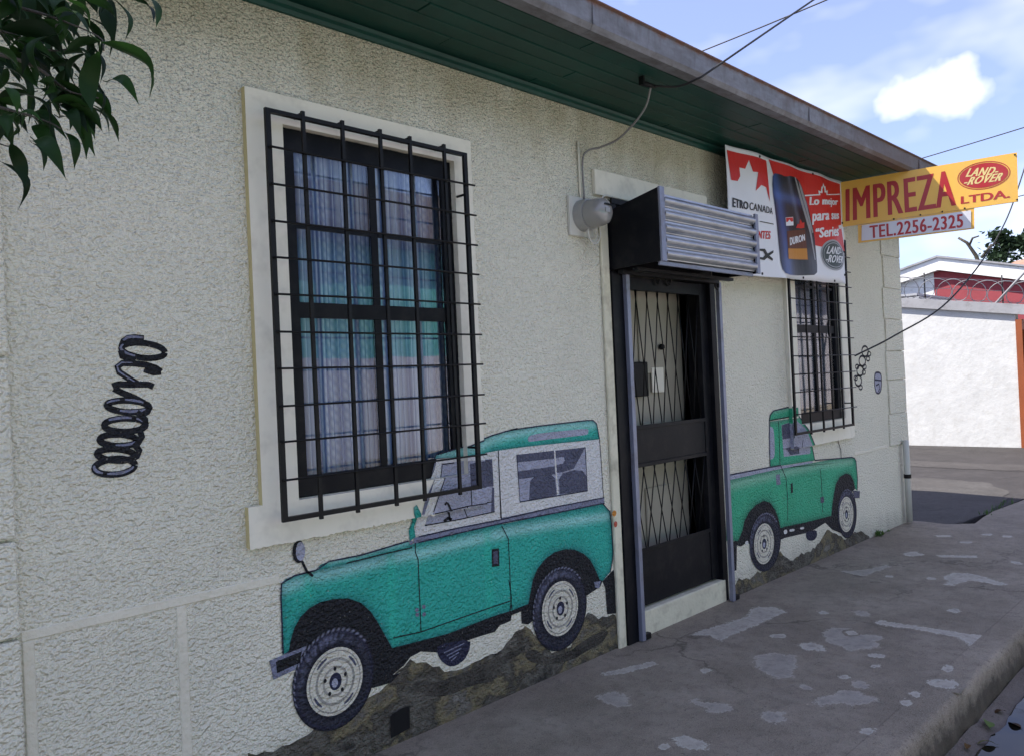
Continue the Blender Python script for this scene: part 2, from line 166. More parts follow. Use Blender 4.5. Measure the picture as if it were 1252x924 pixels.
'ov': [(1.065,3.089), (1.243,3.092), (.881,3.085), (1.07,3.198), (1.06,2.979)]},'sign_L': 1.30080744155313,'patches': [[(4.135,-.201), (4.319,-.213), (4.541,-.262), (4.711,-.296), (4.943,-.223), (5.042,-.33), (4.975,-.453), (4.818,-.443), (4.627,-.442), (4.477,-.424), (4.29,-.407), (4.115,-.448), (4.222,-.373), (4.242,-.286)],[(3.099,-.336), (3.204,-.393), (3.201,-.464), (3.093,-.578), (3.055,-.53), (3.045,-.449)],[(3.33,-.173), (3.424,-.223), (3.69,-.311), (3.668,-.338), (3.452,-.276), (3.322,-.205)],[(3.721,-.56), (3.779,-.591), (3.742,-.631), (3.684,-.616)],[(3.339,-.732), (3.387,-.757), (3.358,-.805), (3.401,-.879), (3.422,-.906), (3.385,-.975), (3.333,-.976), (3.26,-.885), (3.308,-.846), (3.299,-.801)],[(2.939,-.914), (2.995,-.937), (2.99,-1.059), (2.957,-1.088), (2.894,-1.038), (2.888,-.961)],[(3.434,-1.07), (3.507,-1.16), (3.393,-1.22), (3.35,-1.185), (3.36,-1.118)],[(4.103,-.685), (4.207,-.752), (4.241,-.864), (4.119,-.939), (3.951,-.983), (3.912,-1.031), (3.859,-.948), (3.883,-.854), (3.975,-.753)],[(4.411,-.784), (4.501,-.829), (4.485,-.934), (4.398,-.971), (4.356,-.896), (4.359,-.841)],[(4.715,-.8), (4.833,-.816), (4.883,-.907), (4.819,-.997), (4.848,-1.092), (4.827,-1.141), (4.721,-1.119), (4.664,-1.19), (4.54,-1.107), (4.464,-1.077), (4.527,-.989), (4.538,-.9)],[(4.461,-.577), (4.556,-.646), (4.487,-.691), (4.425,-.619)],[(3.635,-1.22), (3.76,-1.203), (3.824,-1.247), (3.911,-1.247), (3.942,-1.323), (3.916,-1.385), (3.918,-1.436), (3.852,-1.444), (3.751,-1.365), (3.72,-1.292), (3.649,-1.271)],[(4.029,-1.243), (4.105,-1.277), (4.051,-1.348), (4.002,-1.361), (3.968,-1.304)],[(4.082,-1.175), (4.119,-1.197), (4.08,-1.228), (4.045,-1.2)],[(4.471,-1.163), (4.529,-1.19), (4.52,-1.256), (4.484,-1.255), (4.46,-1.197)],[(5.217,-.784), (5.305,-.807), (5.248,-.894), (5.168,-.918), (5.145,-.847)],[(5.09,-.61), (5.14,-.637), (5.099,-.691), (5.043,-.655)],[(5.051,-.951), (5.176,-.993), (5.14,-1.071), (5.155,-1.214), (5.172,-1.41), (5.198,-1.556), (5.051,-1.575), (4.901,-1.579), (4.984,-1.538), (5.069,-1.439), (5.085,-1.237), (5.049,-1.082)],[(6.204,-.259), (6.317,-.383), (6.434,-.45), (6.672,-.517), (6.576,-.551), (6.335,-.515), (6.149,-.504), (6.169,-.414)],[(6.231,-1.031), (6.351,-1.025), (6.438,-.962), (6.657,-.986), (6.662,-1.133), (6.545,-1.304), (6.487,-1.397), (6.401,-1.361), (6.458,-1.233), (6.435,-1.145), (6.309,-1.109), (6.21,-1.09)],[(7.108,-.451), (7.26,-.502), (7.126,-.631), (7.019,-.567), (7.007,-.5)],[(7.157,-.678), (7.326,-.984), (7.244,-1.005), (7.105,-.722)],[(5.59,-1.226), (5.67,-1.267), (5.619,-1.335), (5.547,-1.303)],[(4.231,-1.539), (4.332,-1.55), (4.386,-1.634), (4.319,-1.673), (4.227,-1.683), (4.22,-1.601)],[(4.457,-1.546), (4.598,-1.556), (4.576,-1.572), (4.452,-1.582)],[(3.915,-1.536), (4.005,-1.546), (3.967,-1.567), (3.884,-1.563)],[(3.481,-1.521), (3.571,-1.517), (3.591,-1.541), (3.49,-1.548)],[(4.05,-1.531), (4.121,-1.549), (4.081,-1.571), (4.025,-1.556)],[(6.262,-.609), (6.298,-.663), (6.244,-.682), (6.213,-.635)],[(7.991,-.42), (8.089,-.546), (7.996,-.588), (7.915,-.459)],[(7.824,-.682), (7.887,-.781), (7.792,-.806), (7.753,-.716)],[(8.294,-.747), (8.342,-.825), (8.237,-.85), (8.19,-.774)],[(8.294,-.909), (8.323,-.989), (8.221,-1.012), (8.195,-.939)],[(3.847,-1.052), (3.863,-1.111), (3.808,-1.154), (3.803,-1.11)],[(2.848,-.913), (2.877,-.921), (2.843,-.96), (2.817,-.944)],[(4.34,-1.242), (4.365,-1.274), (4.321,-1.287), (4.301,-1.261)],[(7.282,-1.202), (7.235,-1.312), (7.158,-1.329), (7.184,-1.237)],[(6.374,-.869), (6.403,-.931), (6.346,-.943), (6.326,-.895)]],
'pave_end': [(8.239,-.129), (8.382,-.367), (8.616,-.59), (9.558,-.518), (10.563,-.593)],
'puddle': [(4.009,-1.81), (4.211,-1.809), (4.452,-1.819), (4.73,-1.802), (4.967,-1.802)],
'gutter_y': [(3.918,-1.7), (5.297,-1.73)],
'leaves': [((.552,-1.297,2.309), (.603,-1.368,2.197)), ((.576,-1.253,2.249), (.611,-1.305,2.199)), ((.531,-1.348,2.269), (.52,-1.335,2.165)), ((.574,-1.03,2.286), (.612,-1.039,2.214)), ((.539,-1.06,2.22), (.583,-1.116,2.139)), ((.523,-1.14,2.165), (.533,-1.158,2.093)), ((.448,-1.219,2.115), (.48,-1.271,2.041)), ((.418,-1.171,2.116), (.442,-1.157,2.044)), ((.45,-.943,2.137), (.477,-.941,2.044)), ((.491,-.997,2.23), (.544,-1.064,2.177)), ((.417,-1.132,2.355), (.504,-1.202,2.299)), ((.448,-.984,2.335), (.488,-.991,2.243)), ((.635,-1.108,2.49), (.635,-1.13,2.394)), ((.613,-1.203,2.448), (.63,-1.2,2.375)), ((.629,-1.261,2.431), (.651,-1.298,2.38)), ((.649,-1.295,2.43), (.651,-1.318,2.365)), ((.528,-.978,2.386), (.566,-.983,2.31)), ((.524,-1.138,2.322), (.546,-1.166,2.235)), ((.508,-.97,2.378), (.521,-.969,2.28)), ((.588,-1.061,2.458), (.623,-1.063,2.383)), ((.503,-1.132,2.224), (.557,-1.185,2.21)), ((.481,-1.071,2.152), (.495,-1.083,2.098)), ((.409,-1.186,2.22), (.422,-1.204,2.17)), ((.508,-1.009,2.213), (.526,-1.05,2.13)), ((.513,-1.339,2.264), (.504,-1.313,2.204)), ((.507,-1.234,2.302), (.555,-1.272,2.318)), ((.409,-1.055,2.209), (.446,-1.095,2.156)), ((.499,-.924,2.541), (.515,-.953,2.439)), ((.419,-1.091,2.419), (.445,-1.13,2.353)), ((.516,-1.095,2.47), (.536,-1.123,2.381)), ((.549,-1.244,2.445), (.564,-1.235,2.388)), ((.436,-1.144,2.179), (.475,-1.172,2.164)), ((.518,-.982,2.448), (.546,-1.029,2.374)), ((.47,-1.29,2.34), (.513,-1.344,2.298)), ((.487,-1.009,2.336), (.518,-1.024,2.293)), ((.399,-1.144,2.309), (.431,-1.18,2.268)), ((.526,-1.297,2.386), (.563,-1.329,2.354)), ((.487,-1.315,2.367), (.519,-1.326,2.327)), ((.481,-.948,2.467), (.547,-.975,2.447)), ((.516,-1.05,2.285), (.56,-1.054,2.252))],
'twigs': [[(.304,-.842,2.594), (.422,-.987,2.478), (.514,-1.106,2.419), (.579,-1.199,2.362), (.58,-1.227,2.323)],[(.3,-.836,2.417), (.407,-.971,2.366), (.487,-1.078,2.316), (.528,-1.147,2.254), (.557,-1.204,2.23), (.562,-1.237,2.218)],[(.285,-.82,2.33), (.391,-.954,2.261), (.471,-1.062,2.214), (.502,-1.12,2.187), (.513,-1.16,2.165)],[(.32,-.855,2.256), (.389,-.952,2.191), (.439,-1.029,2.15), (.445,-1.063,2.143)],[(.38,-.917,2.589), (.523,-1.088,2.533), (.602,-1.194,2.482), (.66,-1.28,2.442)],[(.301,-.837,2.453), (.445,-1.009,2.402), (.512,-1.104,2.346), (.555,-1.174,2.346)]]}


# ------------------------------------------------------------------ helpers
def L(h):  # srgb hex/tuple 0-255 -> linear
    return tuple((c/255/12.92 if c/255 <= .04045 else ((c/255+.055)/1.055)**2.4) for c in h)

class NT:
    def __init__(s, name):
        s.m = bpy.data.materials.new(name); s.m.use_nodes = True; s.t = s.m.node_tree; s.t.nodes.clear()
        s.out = s.n('ShaderNodeOutputMaterial'); s.b = s.n('ShaderNodeBsdfPrincipled'); s.l(s.b.outputs[0], s.out.inputs[0])
        s.geo = s.n('ShaderNodeNewGeometry')
    def n(s, t, **k):
        n = s.t.nodes.new(t)
        for a, b in k.items(): setattr(n, a, b)
        return n
    def l(s, a, b): s.t.links.new(a, b)
    def noise(s, scale, detail=4, rough=.55, vec=None, out='Fac', dist=0):
        n = s.n('ShaderNodeTexNoise'); n.inputs['Scale'].default_value = scale; n.inputs['Detail'].default_value = min(detail, 3)
        n.inputs['Roughness'].default_value = rough; n.inputs['Distortion'].default_value = dist
        s.l(vec if vec else s.geo.outputs['Position'], n.inputs['Vector']); return n.outputs[out]
    def ramp(s, v, a, b, ca=(0, 0, 0), cb=(1, 1, 1)):
        r = s.n('ShaderNodeValToRGB'); e = r.color_ramp.elements
        e[0].position = a; e[1].position = b; e[0].color = (*ca, 1); e[1].color = (*cb, 1); s.l(v, r.inputs[0]); return r.outputs[0]
    def mix(s, fac, a, b, mode='MIX'):
        m = s.n('ShaderNodeMixRGB', blend_type=mode)
        for i, v in ((0, fac), (1, a), (2, b)):
            if isinstance(v, (int, float)): m.inputs[i].default_value = v
            elif isinstance(v, tuple): m.inputs[i].default_value = (*v, 1) if len(v) == 3 else v
            else: s.l(v, m.inputs[i])
        return m.outputs[0]
    def math(s, op, a, b=0., c=0.):
        m = s.n('ShaderNodeMath', operation=op)
        for i, v in enumerate((a, b, c)):
            if isinstance(v, (int, float)): m.inputs[i].default_value = v
            else: s.l(v, m.inputs[i])
        return m.outputs[0]
    def scaled(s, sx, sy, sz):
        m = s.n('ShaderNodeVectorMath', operation='MULTIPLY'); s.l(s.geo.outputs['Position'], m.inputs[0]); m.inputs[1].default_value = (sx, sy, sz); return m.outputs[0]
    def sepz(s):
        p = s.n('ShaderNodeSeparateXYZ'); s.l(s.geo.outputs['Position'], p.inputs[0]); return p.outputs
    def bump(s, h, dist=.01, strength=1., prev=None):
        b = s.n('ShaderNodeBump'); b.inputs['Distance'].default_value = dist; b.inputs['Strength'].default_value = strength
        s.l(h, b.inputs['Height'])
        if prev: s.l(prev, b.inputs['Normal'])
        return b.outputs[0]
    def fin(s, col=None, rough=.7, normal=None, metal=0, spec=.5):
        if col is not None:
            if isinstance(col, tuple): s.b.inputs['Base Color'].default_value = (*col[:3], 1)
            else: s.l(col, s.b.inputs['Base Color'])
        if isinstance(rough, (int, float)): s.b.inputs['Roughness'].default_value = rough
        else: s.l(rough, s.b.inputs['Roughness'])
        s.b.inputs['Metallic'].default_value = metal; s.b.inputs['Specular IOR Level'].default_value = spec
        if normal: s.l(normal, s.b.inputs['Normal'])
        return s.m

def stucco_height(k):
    v = k.scaled(1, 1, 1.2)
    a = k.noise(56, 1, .7, v)
    b = k.noise(24, 0, .5, v)
    h = k.math('MULTIPLY_ADD', b, .55, k.ramp(a, .30, .72))
    return h, a
def roughcast(name, col, stain=True):
    k = NT(name); h, a = stucco_height(k)
    big = k.noise(1.1, 5, .6)
    c = k.mix(k.ramp(big, .3, .75), tuple(x*.93 for x in col), tuple(min(1, x*1.05) for x in col))
    if stain:
        z = k.sepz()[2]
        up = k.math('SUBTRACT', z, 2.05); up = k.math('MULTIPLY', up, .9)
        st = k.noise(3.0, 5, .65, k.scaled(1.5, 1, .5))
        yel = k.math('MULTIPLY', k.ramp(k.math('ADD', k.math('SUBTRACT', z, 2.62), k.math('MULTIPLY', st, .9)), .62, 1.12), .55)
        c = k.mix(yel, c, (.34, .285, .15))
        # black mould specks, more of them high on the wall
        sp = k.noise(92, 2, .7, k.scaled(1, 1, 1.5))
        pat = k.math('MULTIPLY_ADD', k.noise(2.2, 4, .6), .12, k.math('MULTIPLY', up, .13))
        spk = k.ramp(k.math('ADD', sp, pat), .70, .76)
        c = k.mix(k.math('MULTIPLY', spk, .52), c, (.075, .068, .055))
        dr = k.noise(6.0, 3, .6, k.scaled(2.2, 1, .16)); drm = k.math('MULTIPLY', k.ramp(dr, .56, .74), k.ramp(k.math('ADD', k.math('MULTIPLY', z, .5), k.noise(1.3, 2)), 1.1, 1.9))
        c = k.mix(k.math('MULTIPLY', drm, .38), c, (.22, .20, .15))
        # splash dirt at the foot
        ft = k.ramp(k.math('ADD', k.math('MULTIPLY', z, 1.0), k.math('MULTIPLY', st, .35)), .18, .40, (1, 1, 1), (0, 0, 0))
        c = k.mix(k.math('MULTIPLY', ft, .35), c, (.12, .11, .09))
    return k.fin(c, .92, k.bump(h, .0108, 1.0), spec=.2)
def wallpaint(name, col, var=.12, attr=False, hue=None):
    k = NT(name); h, a = stucco_height(k)
    n = k.noise(9, 5, .65)
    if attr:
        at = k.n('ShaderNodeAttribute'); at.attribute_name = 'Col'; base = at.outputs['Color']
    else: base = col
    c = k.mix(k.ramp(n, .25, .75), base, (1-var*2.2,)*3, 'MULTIPLY') if attr else k.mix(k.ramp(n, .25, .75), tuple(x*(1-var) for x in col), tuple(min(1, x*(1+var)) for x in col))
    # paint does not reach every pit of the roughcast
    bare = k.ramp(k.noise(64, 2, .6), .67, .73)
    c = k.mix(k.math('MULTIPLY', bare, .35), c, (.42, .41, .36))
    return k.fin(c, .6, k.bump(h, .0105, .95), spec=.3)
def smoothpaint(name, col, var=.06, rough=.6, bump=.002, scale=30, metal=0, spec=.4, dirt=None, dirtamt=.0):
    k = NT(name); n = k.noise(scale, 4, .6); m = k.noise(2.3, 5, .6)
    c = k.mix(k.ramp(m, .25, .75), tuple(x*(1-var) for x in col), tuple(min(1, x*(1+var)) for x in col))
    if dirt: c = k.mix(k.math('MULTIPLY', k.ramp(k.noise(7, 6, .7), .5, .72), dirtamt), c, dirt)
    return k.fin(c, rough, k.bump(n, bump, .6), metal, spec)
MAT = {}
def mat(n, f, *a, **k):
    if n not in MAT: MAT[n] = f(n, *a, **k)
    return MAT[n]

def link(name, me, m=None, parent=None):
    o = bpy.data.objects.new(name, me); COL.objects.link(o)
    if m is not None and me is not None:
        me.materials.clear()
        for q in (m if isinstance(m, (list, tuple)) else [m]): me.materials.append(q)
    if parent is not None: o.parent = parent
    return o
def bmobj(name, bm, m, parent=None, smooth=False):
    me = bpy.data.meshes.new(name); bm.normal_update(); bm.to_mesh(me); bm.free()
    if smooth:
        for p in me.polygons: p.use_smooth = True
    return link(name, me, m, parent)
def tag(o, label=None, cat=None, group=None, kind=None):
    if label: o['label'] = label
    if cat: o['category'] = cat
    if group: o['group'] = group
    if kind: o['kind'] = kind
    return o
def empty(name, loc=(0, 0, 0)):
    o = bpy.data.objects.new(name, None); o.empty_display_size = .1; COL.objects.link(o); o.location = loc; return o
def thing(name, loc, label, cat, group=None):
    return tag(empty(name, loc), label, cat, group)
def child_of(o, p):
    """parent keeping the mesh in world coordinates (parents only ever carry a translation)"""
    o.parent = p; o.matrix_parent_inverse = Matrix.Translation(-Vector(p.location)); return o
def box(bm, x0, x1, y0, y1, z0, z1, bev=0):
    vsx = [bm.verts.new((x, y, z)) for x in (x0, x1) for y in (y0, y1) for z in (z0, z1)]
    fs = [bm.faces.new([vsx[i] for i in q]) for q in ((0, 1, 3, 2), (4, 6, 7, 5), (0, 4, 5, 1), (2, 3, 7, 6), (0, 2, 6, 4), (1, 5, 7, 3))]
    if bev:
        es = list({e for f in fs for e in f.edges}); bmesh.ops.bevel(bm, geom=es, offset=bev, segments=1, affect='EDGES', profile=.5)
    return fs
def mkbox(name, b, m, parent=None, bev=0):
    bm = bmesh.new(); box(bm, *b, bev=bev); o = bmobj(name, bm, m)
    if parent: child_of(o, parent)
    return o
def tube(bm, pts, r, seg=6, closed=False):
    pts = [Vector(p) for p in pts]; n = len(pts); rings = []
    for i, p in enumerate(pts):
        t = (pts[(i+1) % n]-pts[i-1]) if closed else (pts[min(i+1, n-1)]-pts[max(i-1, 0)])
        t.normalize(); a = Vector((0, 0, 1)) if abs(t.z) < .9 else Vector((1, 0, 0))
        u = t.cross(a).normalized(); v = t.cross(u)
        rr = r[i] if isinstance(r, (list, tuple)) else r
        rings.append([bm.verts.new(p+(u*math.cos(2*math.pi*k/seg)+v*math.sin(2*math.pi*k/seg))*rr) for k in range(seg)])
    for i in range(n if closed else n-1):
        a, b = rings[i], rings[(i+1) % n]
        for k in range(seg): bm.faces.new((a[k], a[(k+1) % seg], b[(k+1) % seg], b[k]))
    if not closed:
        bm.faces.new(rings[0][::-1]); bm.faces.new(rings[-1])
def mktube(name, pts, r, m, parent=None, seg=6):
    bm = bmesh.new(); tube(bm, pts, r, seg); o = bmobj(name, bm, m, smooth=True)
    if parent: child_of(o, parent)
    return o
def cylY(bm, cx, cz, y0, y1, r, seg=28, r1=None):
    r1 = r if r1 is None else r1
    a = [bm.verts.new((cx+r*math.cos(2*math.pi*k/seg), y0, cz+r*math.sin(2*math.pi*k/seg))) for k in range(seg)]
    b = [bm.verts.new((cx+r1*math.cos(2*math.pi*k/seg), y1, cz+r1*math.sin(2*math.pi*k/seg))) for k in range(seg)]
    for k in range(seg): bm.faces.new((a[k], a[(k+1) % seg], b[(k+1) % seg], b[k]))
    bm.faces.new(a[::-1]); bm.faces.new(b)
def sagline(a, b, sag, n=16):
    a, b = Vector(a), Vector(b)
    return [a.lerp(b, t/n)-Vector((0, 0, sag*4*(t/n)*(1-t/n))) for t in range(n+1)]
def spline(pts, n=8):
    P = [Vector(p) for p in pts]; P = [P[0]*2-P[1]]+P+[P[-1]*2-P[-2]]; o = []
    for i in range(1, len(P)-2):
        for k in range(n):
            t = k/n; a, b, c, d = P[i-1:i+3]
            o.append(.5*((2*b)+(c-a)*t+(2*a-5*b+4*c-d)*t*t+(3*b-a-3*c+d)*t**3))
    o.append(P[-2]); return o

# relief of the wall face: window surrounds stand proud, the black frames lie back
SUR = [((1.50, 2.70, 1.0, 2.82), (1.66, 2.585, 1.165, 2.70)), ((6.06, 7.27, .97, 2.82), (6.215, 7.09, 1.155, 2.70))]
def relief(x, z):
    for s, o in SUR:
        if s[0] <= x <= s[1] and s[2] <= z <= s[3]:
            if o[0] < x < o[1] and o[2] < z < o[3]: return .0012
            return -.03
    return 0.
def cutlines(bm, xs=(), zs=()):
    for x in xs: bmesh.ops.bisect_plane(bm, geom=bm.verts[:]+bm.edges[:]+bm.faces[:], plane_co=(x, 0, 0), plane_no=(1, 0, 0), dist=1e-5)
    for z in zs: bmesh.ops.bisect_plane(bm, geom=bm.verts[:]+bm.edges[:]+bm.faces[:], plane_co=(0, 0, z), plane_no=(0, 0, 1), dist=1e-5)
def drape(bm, lift):
    """cut the sheet where the wall steps in or out and lay each piece on its own step"""
    co = [v.co for v in bm.verts]
    if not co: return
    x0, x1, z0, z1 = min(c.x for c in co), max(c.x for c in co), min(c.z for c in co), max(c.z for c in co)
    hit = False
    for s, o in SUR:
        if x1 > s[0] and x0 < s[1] and z1 > s[2] and z0 < s[3]:
            hit = True
            cutlines(bm, [x for x in (*s[:2], *o[:2]) if x0 < x < x1], [z for z in (*s[2:], *o[2:]) if z0 < z < z1])
    if hit:
        dep = {f: relief(*(lambda c: (c.x, c.z))(f.calc_center_median())) for f in bm.faces}
        es = [e for e in bm.edges if len(e.link_faces) == 2 and dep[e.link_faces[0]] != dep[e.link_faces[1]]]
        if es: bmesh.ops.split_edges(bm, edges=es)
        for f in bm.faces:
            d = relief(*(lambda c: (c.x, c.z))(f.calc_center_median()))
            for v in f.verts: v.co.y = d-lift
    else:
        for v in bm.verts: v.co.y = -lift
def polybm(polys, bm=None):
    bm = bm or bmesh.new()
    for p in polys:
        vsl = [bm.verts.new((x, 0, z)) for x, z in p]; f = bm.faces.new(vsl)
        f.normal_update()
        if f.normal.y > 0: f.normal_flip()
    bmesh.ops.triangulate(bm, faces=bm.faces[:], ngon_method='EAR_CLIP')
    return bm
def smoothpoly(p, n=3):
    """round a traced outline a little"""
    q = []
    m = len(p)
    for i in range(m):
        a, b = p[i], p[(i+1) % m]
        q += [(a[0]*.78+b[0]*.22, a[1]*.78+b[1]*.22), (a[0]*.22+b[0]*.78, a[1]*.22+b[1]*.78)]
    return q
def ribbon(pts, wd, bm=None, taper=False):
    bm = bm or bmesh.new(); P = [Vector((x, z)) for x, z in pts]; n = len(P); prev = None
    for i, p in enumerate(P):
        t = (P[min(i+1, n-1)]-P[max(i-1, 0)]);
        if t.length < 1e-6: continue
        t.normalize(); q = Vector((-t.y, t.x)); ww = wd/2*(1 if not taper else .45+.55*math.sin(math.pi*(i+.5)/n))
        a = bm.verts.new((p.x+q.x*ww, 0, p.y+q.y*ww)); b = bm.verts.new((p.x-q.x*ww, 0, p.y-q.y*ww))
        if prev:
            f = bm.faces.new((prev[0], a, b, prev[1])); f.normal_update()
            if f.normal.y > 0: f.normal_flip()
        prev = (a, b)
    return bm
def ellpts(e, n=28, k=1.): return [(e[0]+e[2]*k*math.cos(2*math.pi*i/n), e[1]+e[3]*k*math.sin(2*math.pi*i/n)) for i in range(n)]
LAY = .00042
def psheet(name, bm, layer, m, parent, dr=drape):
    dr(bm, .0008+LAY*layer); o = bmobj(name, bm, m); child_of(o, parent); return o
def segdist(P, line):
    P = np.array(P); d = np.full(len(P), 9.)
    for a, b in zip(line[:-1], line[1:]):
        a = np.array(a); b = np.array(b); ab = b-a; t = np.clip(((P-a)@ab)/max(1e-9, ab@ab), 0, 1)
        d = np.minimum(d, np.linalg.norm(P-(a+t[:, None]*ab), axis=1))
    return d
def shaded_sheet(name, poly, layer, m, parent, fn, step=.022, dr=None):
    """a painted panel whose brush shading is stored per vertex"""
    bm = polybm([poly]); xs = [p[0] for p in poly]; zs = [p[1] for p in poly]
    cutlines(bm, np.arange(min(xs)+step/2, max(xs), step), np.arange(min(zs)+step/2, max(zs), step))
    (dr or drape)(bm, .0008+LAY*layer)
    bm.verts.ensure_lookup_table(); P = [(v.co.x, v.co.z) for v in bm.verts]
    cols = fn(np.array(P), segdist(P, list(poly)+[poly[0]]))
    o = bmobj(name, bm, m); me = o.data
    at = me.color_attributes.new('Col', 'FLOAT_COLOR', 'POINT')
    buf = np.ones((len(cols), 4), dtype=np.float32); buf[:, :3] = cols; at.data.foreach_set('color', buf.ravel())
    child_of(o, parent); return o
def lerpc(a, b, t): return np.array(a)[None]*(1-t[:, None])+np.array(b)[None]*t[:, None]

_txt = {}
def textpoly(s, bold=.0, spacing=1.):
    key = (s, bold, spacing)
    if key in _txt: return _txt[key]
    cu = bpy.data.curves.new('lettering', 'FONT'); cu.body = s; cu.offset = bold; cu.space_character = spacing; cu.resolution_u = 4
    ob = bpy.data.objects.new('lettering', cu); COL.objects.link(ob)
    dg = bpy.context.evaluated_depsgraph_get(); me = bpy.data.meshes.new_from_object(ob.evaluated_get(dg))
    V = np.array([v.co[:2] for v in me.vertices]); Fs = [tuple(p.vertices) for p in me.polygons]
    bpy.data.objects.remove(ob); bpy.data.curves.remove(cu); bpy.data.meshes.remove(me)
    V = (V-V.min(0))/(V.max(0)-V.min(0)); _txt[key] = (V, Fs); return _txt[key]
def textbm(s, quad, bold=.0, spacing=1., shear=0., fat=0., n=3):
    """fit lettering to a quad given as tl, tr, br, bl in (x, z); fat thickens the strokes sideways"""
    V, Fs = textpoly(s, bold, spacing); tl, tr, br, bl = [np.array(q) for q in quad]
    bm = bmesh.new()
    for c in range(n if fat else 1):
        off = (c/(n-1)-.5)*2*fat if fat else 0.; vv = []
        for u, v in V:
            u2 = fat+u*(1-2*fat)+off+shear*(v-.5)
            p = (bl*(1-u2)+br*u2)*(1-v)+(tl*(1-u2)+tr*u2)*v; vv.append(bm.verts.new((p[0], -.0001*c, p[1])))
        for f in Fs:
            try: q = bm.faces.new([vv[i] for i in f])
            except ValueError: continue
            q.normal_update()
            if q.normal.y > 0: q.normal_flip()
    return bm

# ------------------------------------------------------------------ materials of the setting
CREAM = (.75, .726, .598)
M_WALL = mat('roughcast_cream', roughcast, CREAM)
M_TRIM = mat('smooth_cream_plaster', smoothpaint, (.79, .755, .63), .05, .75, .003, 25, dirt=(.25, .23, .18), dirtamt=.25)
M_TRIMY = mat('old_yellow_plaster', smoothpaint, (.60, .52, .27), .08, .8, .003, 30)
M_BLACK = mat('black_enamel', smoothpaint, (.0045, .005, .0075), .2, .45, .0012, 30, spec=.18, dirt=(.022, .021, .020), dirtamt=.6)
M_IRON = mat('black_iron_bar', smoothpaint, (.0055, .0055, .006), .2, .5, .001, 90, spec=.25)
M_GREEN = mat('green_gloss_board', smoothpaint, (.0048, .049, .036), .25, .5, .001, 14, spec=.35, dirt=(.006, .03, .022), dirtamt=.55)
M_GREY = mat('grey_plain', smoothpaint, (.3, .3, .3))

PV0, PV1 = (.176, .147, .110), (.290, .248, .194)
def pave_nodes(k, base, light, crackamt=.5):
    n1 = k.noise(1.6, 3, .65); n2 = k.noise(14, 3, .7); n3 = k.noise(170, 2, .6); n4 = k.noise(55, 3, .7)
    c = k.mix(k.ramp(n1, .36, .66), base, light)
    c = k.mix(k.math('MULTIPLY', k.ramp(k.noise(4.2, 3, .7), .50, .68), .45), c, tuple(x*.60 for x in base))
    c = k.mix(k.math('MULTIPLY', k.ramp(n2, .45, .72), .6), c, tuple(x*.58 for x in base))
    c = k.mix(k.math('MULTIPLY', k.ramp(n3, .35, .8), .55), c, tuple(min(1, x*1.6) for x in light))
    c = k.mix(k.math('MULTIPLY', k.ramp(n4, .60, .68), .6), c, tuple(x*.35 for x in base))
    chip = k.math('MULTIPLY', k.ramp(k.noise(26, 3, .8), .68, .72), k.ramp(n1, .42, .62)); c = k.mix(k.math('MULTIPLY', chip, .7), c, tuple(min(1, x*1.9) for x in light))
    h = k.math('MULTIPLY_ADD', n3, .35, k.math('MULTIPLY', n2, .9))
    if crackamt:
        vo = k.n('ShaderNodeTexVoronoi', feature='DISTANCE_TO_EDGE'); vo.inputs['Scale'].default_value = .75
        wv = k.n('ShaderNodeVectorMath', operation='ADD'); k.l(k.geo.outputs['Position'], wv.inputs[0]); k.l(k.mix(1., k.noise(5, 3, .6, out='Color'), (.28, .28, .28), 'MULTIPLY'), wv.inputs[1]); k.l(wv.outputs[0], vo.inputs['Vector'])
        ckm = k.math('MULTIPLY', k.ramp(vo.outputs['Distance'], .003, .010, (1, 1, 1), (0, 0, 0)), k.ramp(k.noise(.9, 2), .46, .58))
        c = k.mix(k.math('MULTIPLY', ckm, crackamt), c, tuple(x*.25 for x in base))
    return c, h, n2, n3
def pavement_mat(name, base, light, crackamt=.5, sc=1.):
    k = NT(name); c, h, n2, n3 = pave_nodes(k, base, light, crackamt)
    k = NT(name); c, h, n2, n3 = pave_nodes(k, base, light, crackamt)
    return k.fin(c, .85, k.bump(h, .016, .8), spec=.3)
M_PAVE = mat('worn_concrete', pavement_mat, PV0, PV1)
M_KERB = mat('dark_kerb_concrete', pavement_mat, (.075, .068, .058), (.125, .112, .10))
M_GUTTER = mat('gutter_concrete', pavement_mat, (.105, .085, .070), (.16, .135, .115))
M_ASPH = mat('old_asphalt', pavement_mat, (.027, .0245, .0245), (.046, .042, .042), .6)
M_ASPHLIFT = mat('shadow_lift_asphalt', pavement_mat, (.045, .042, .040), (.072, .067, .064), .6)  # tone set to lift the corner shadow on the side road

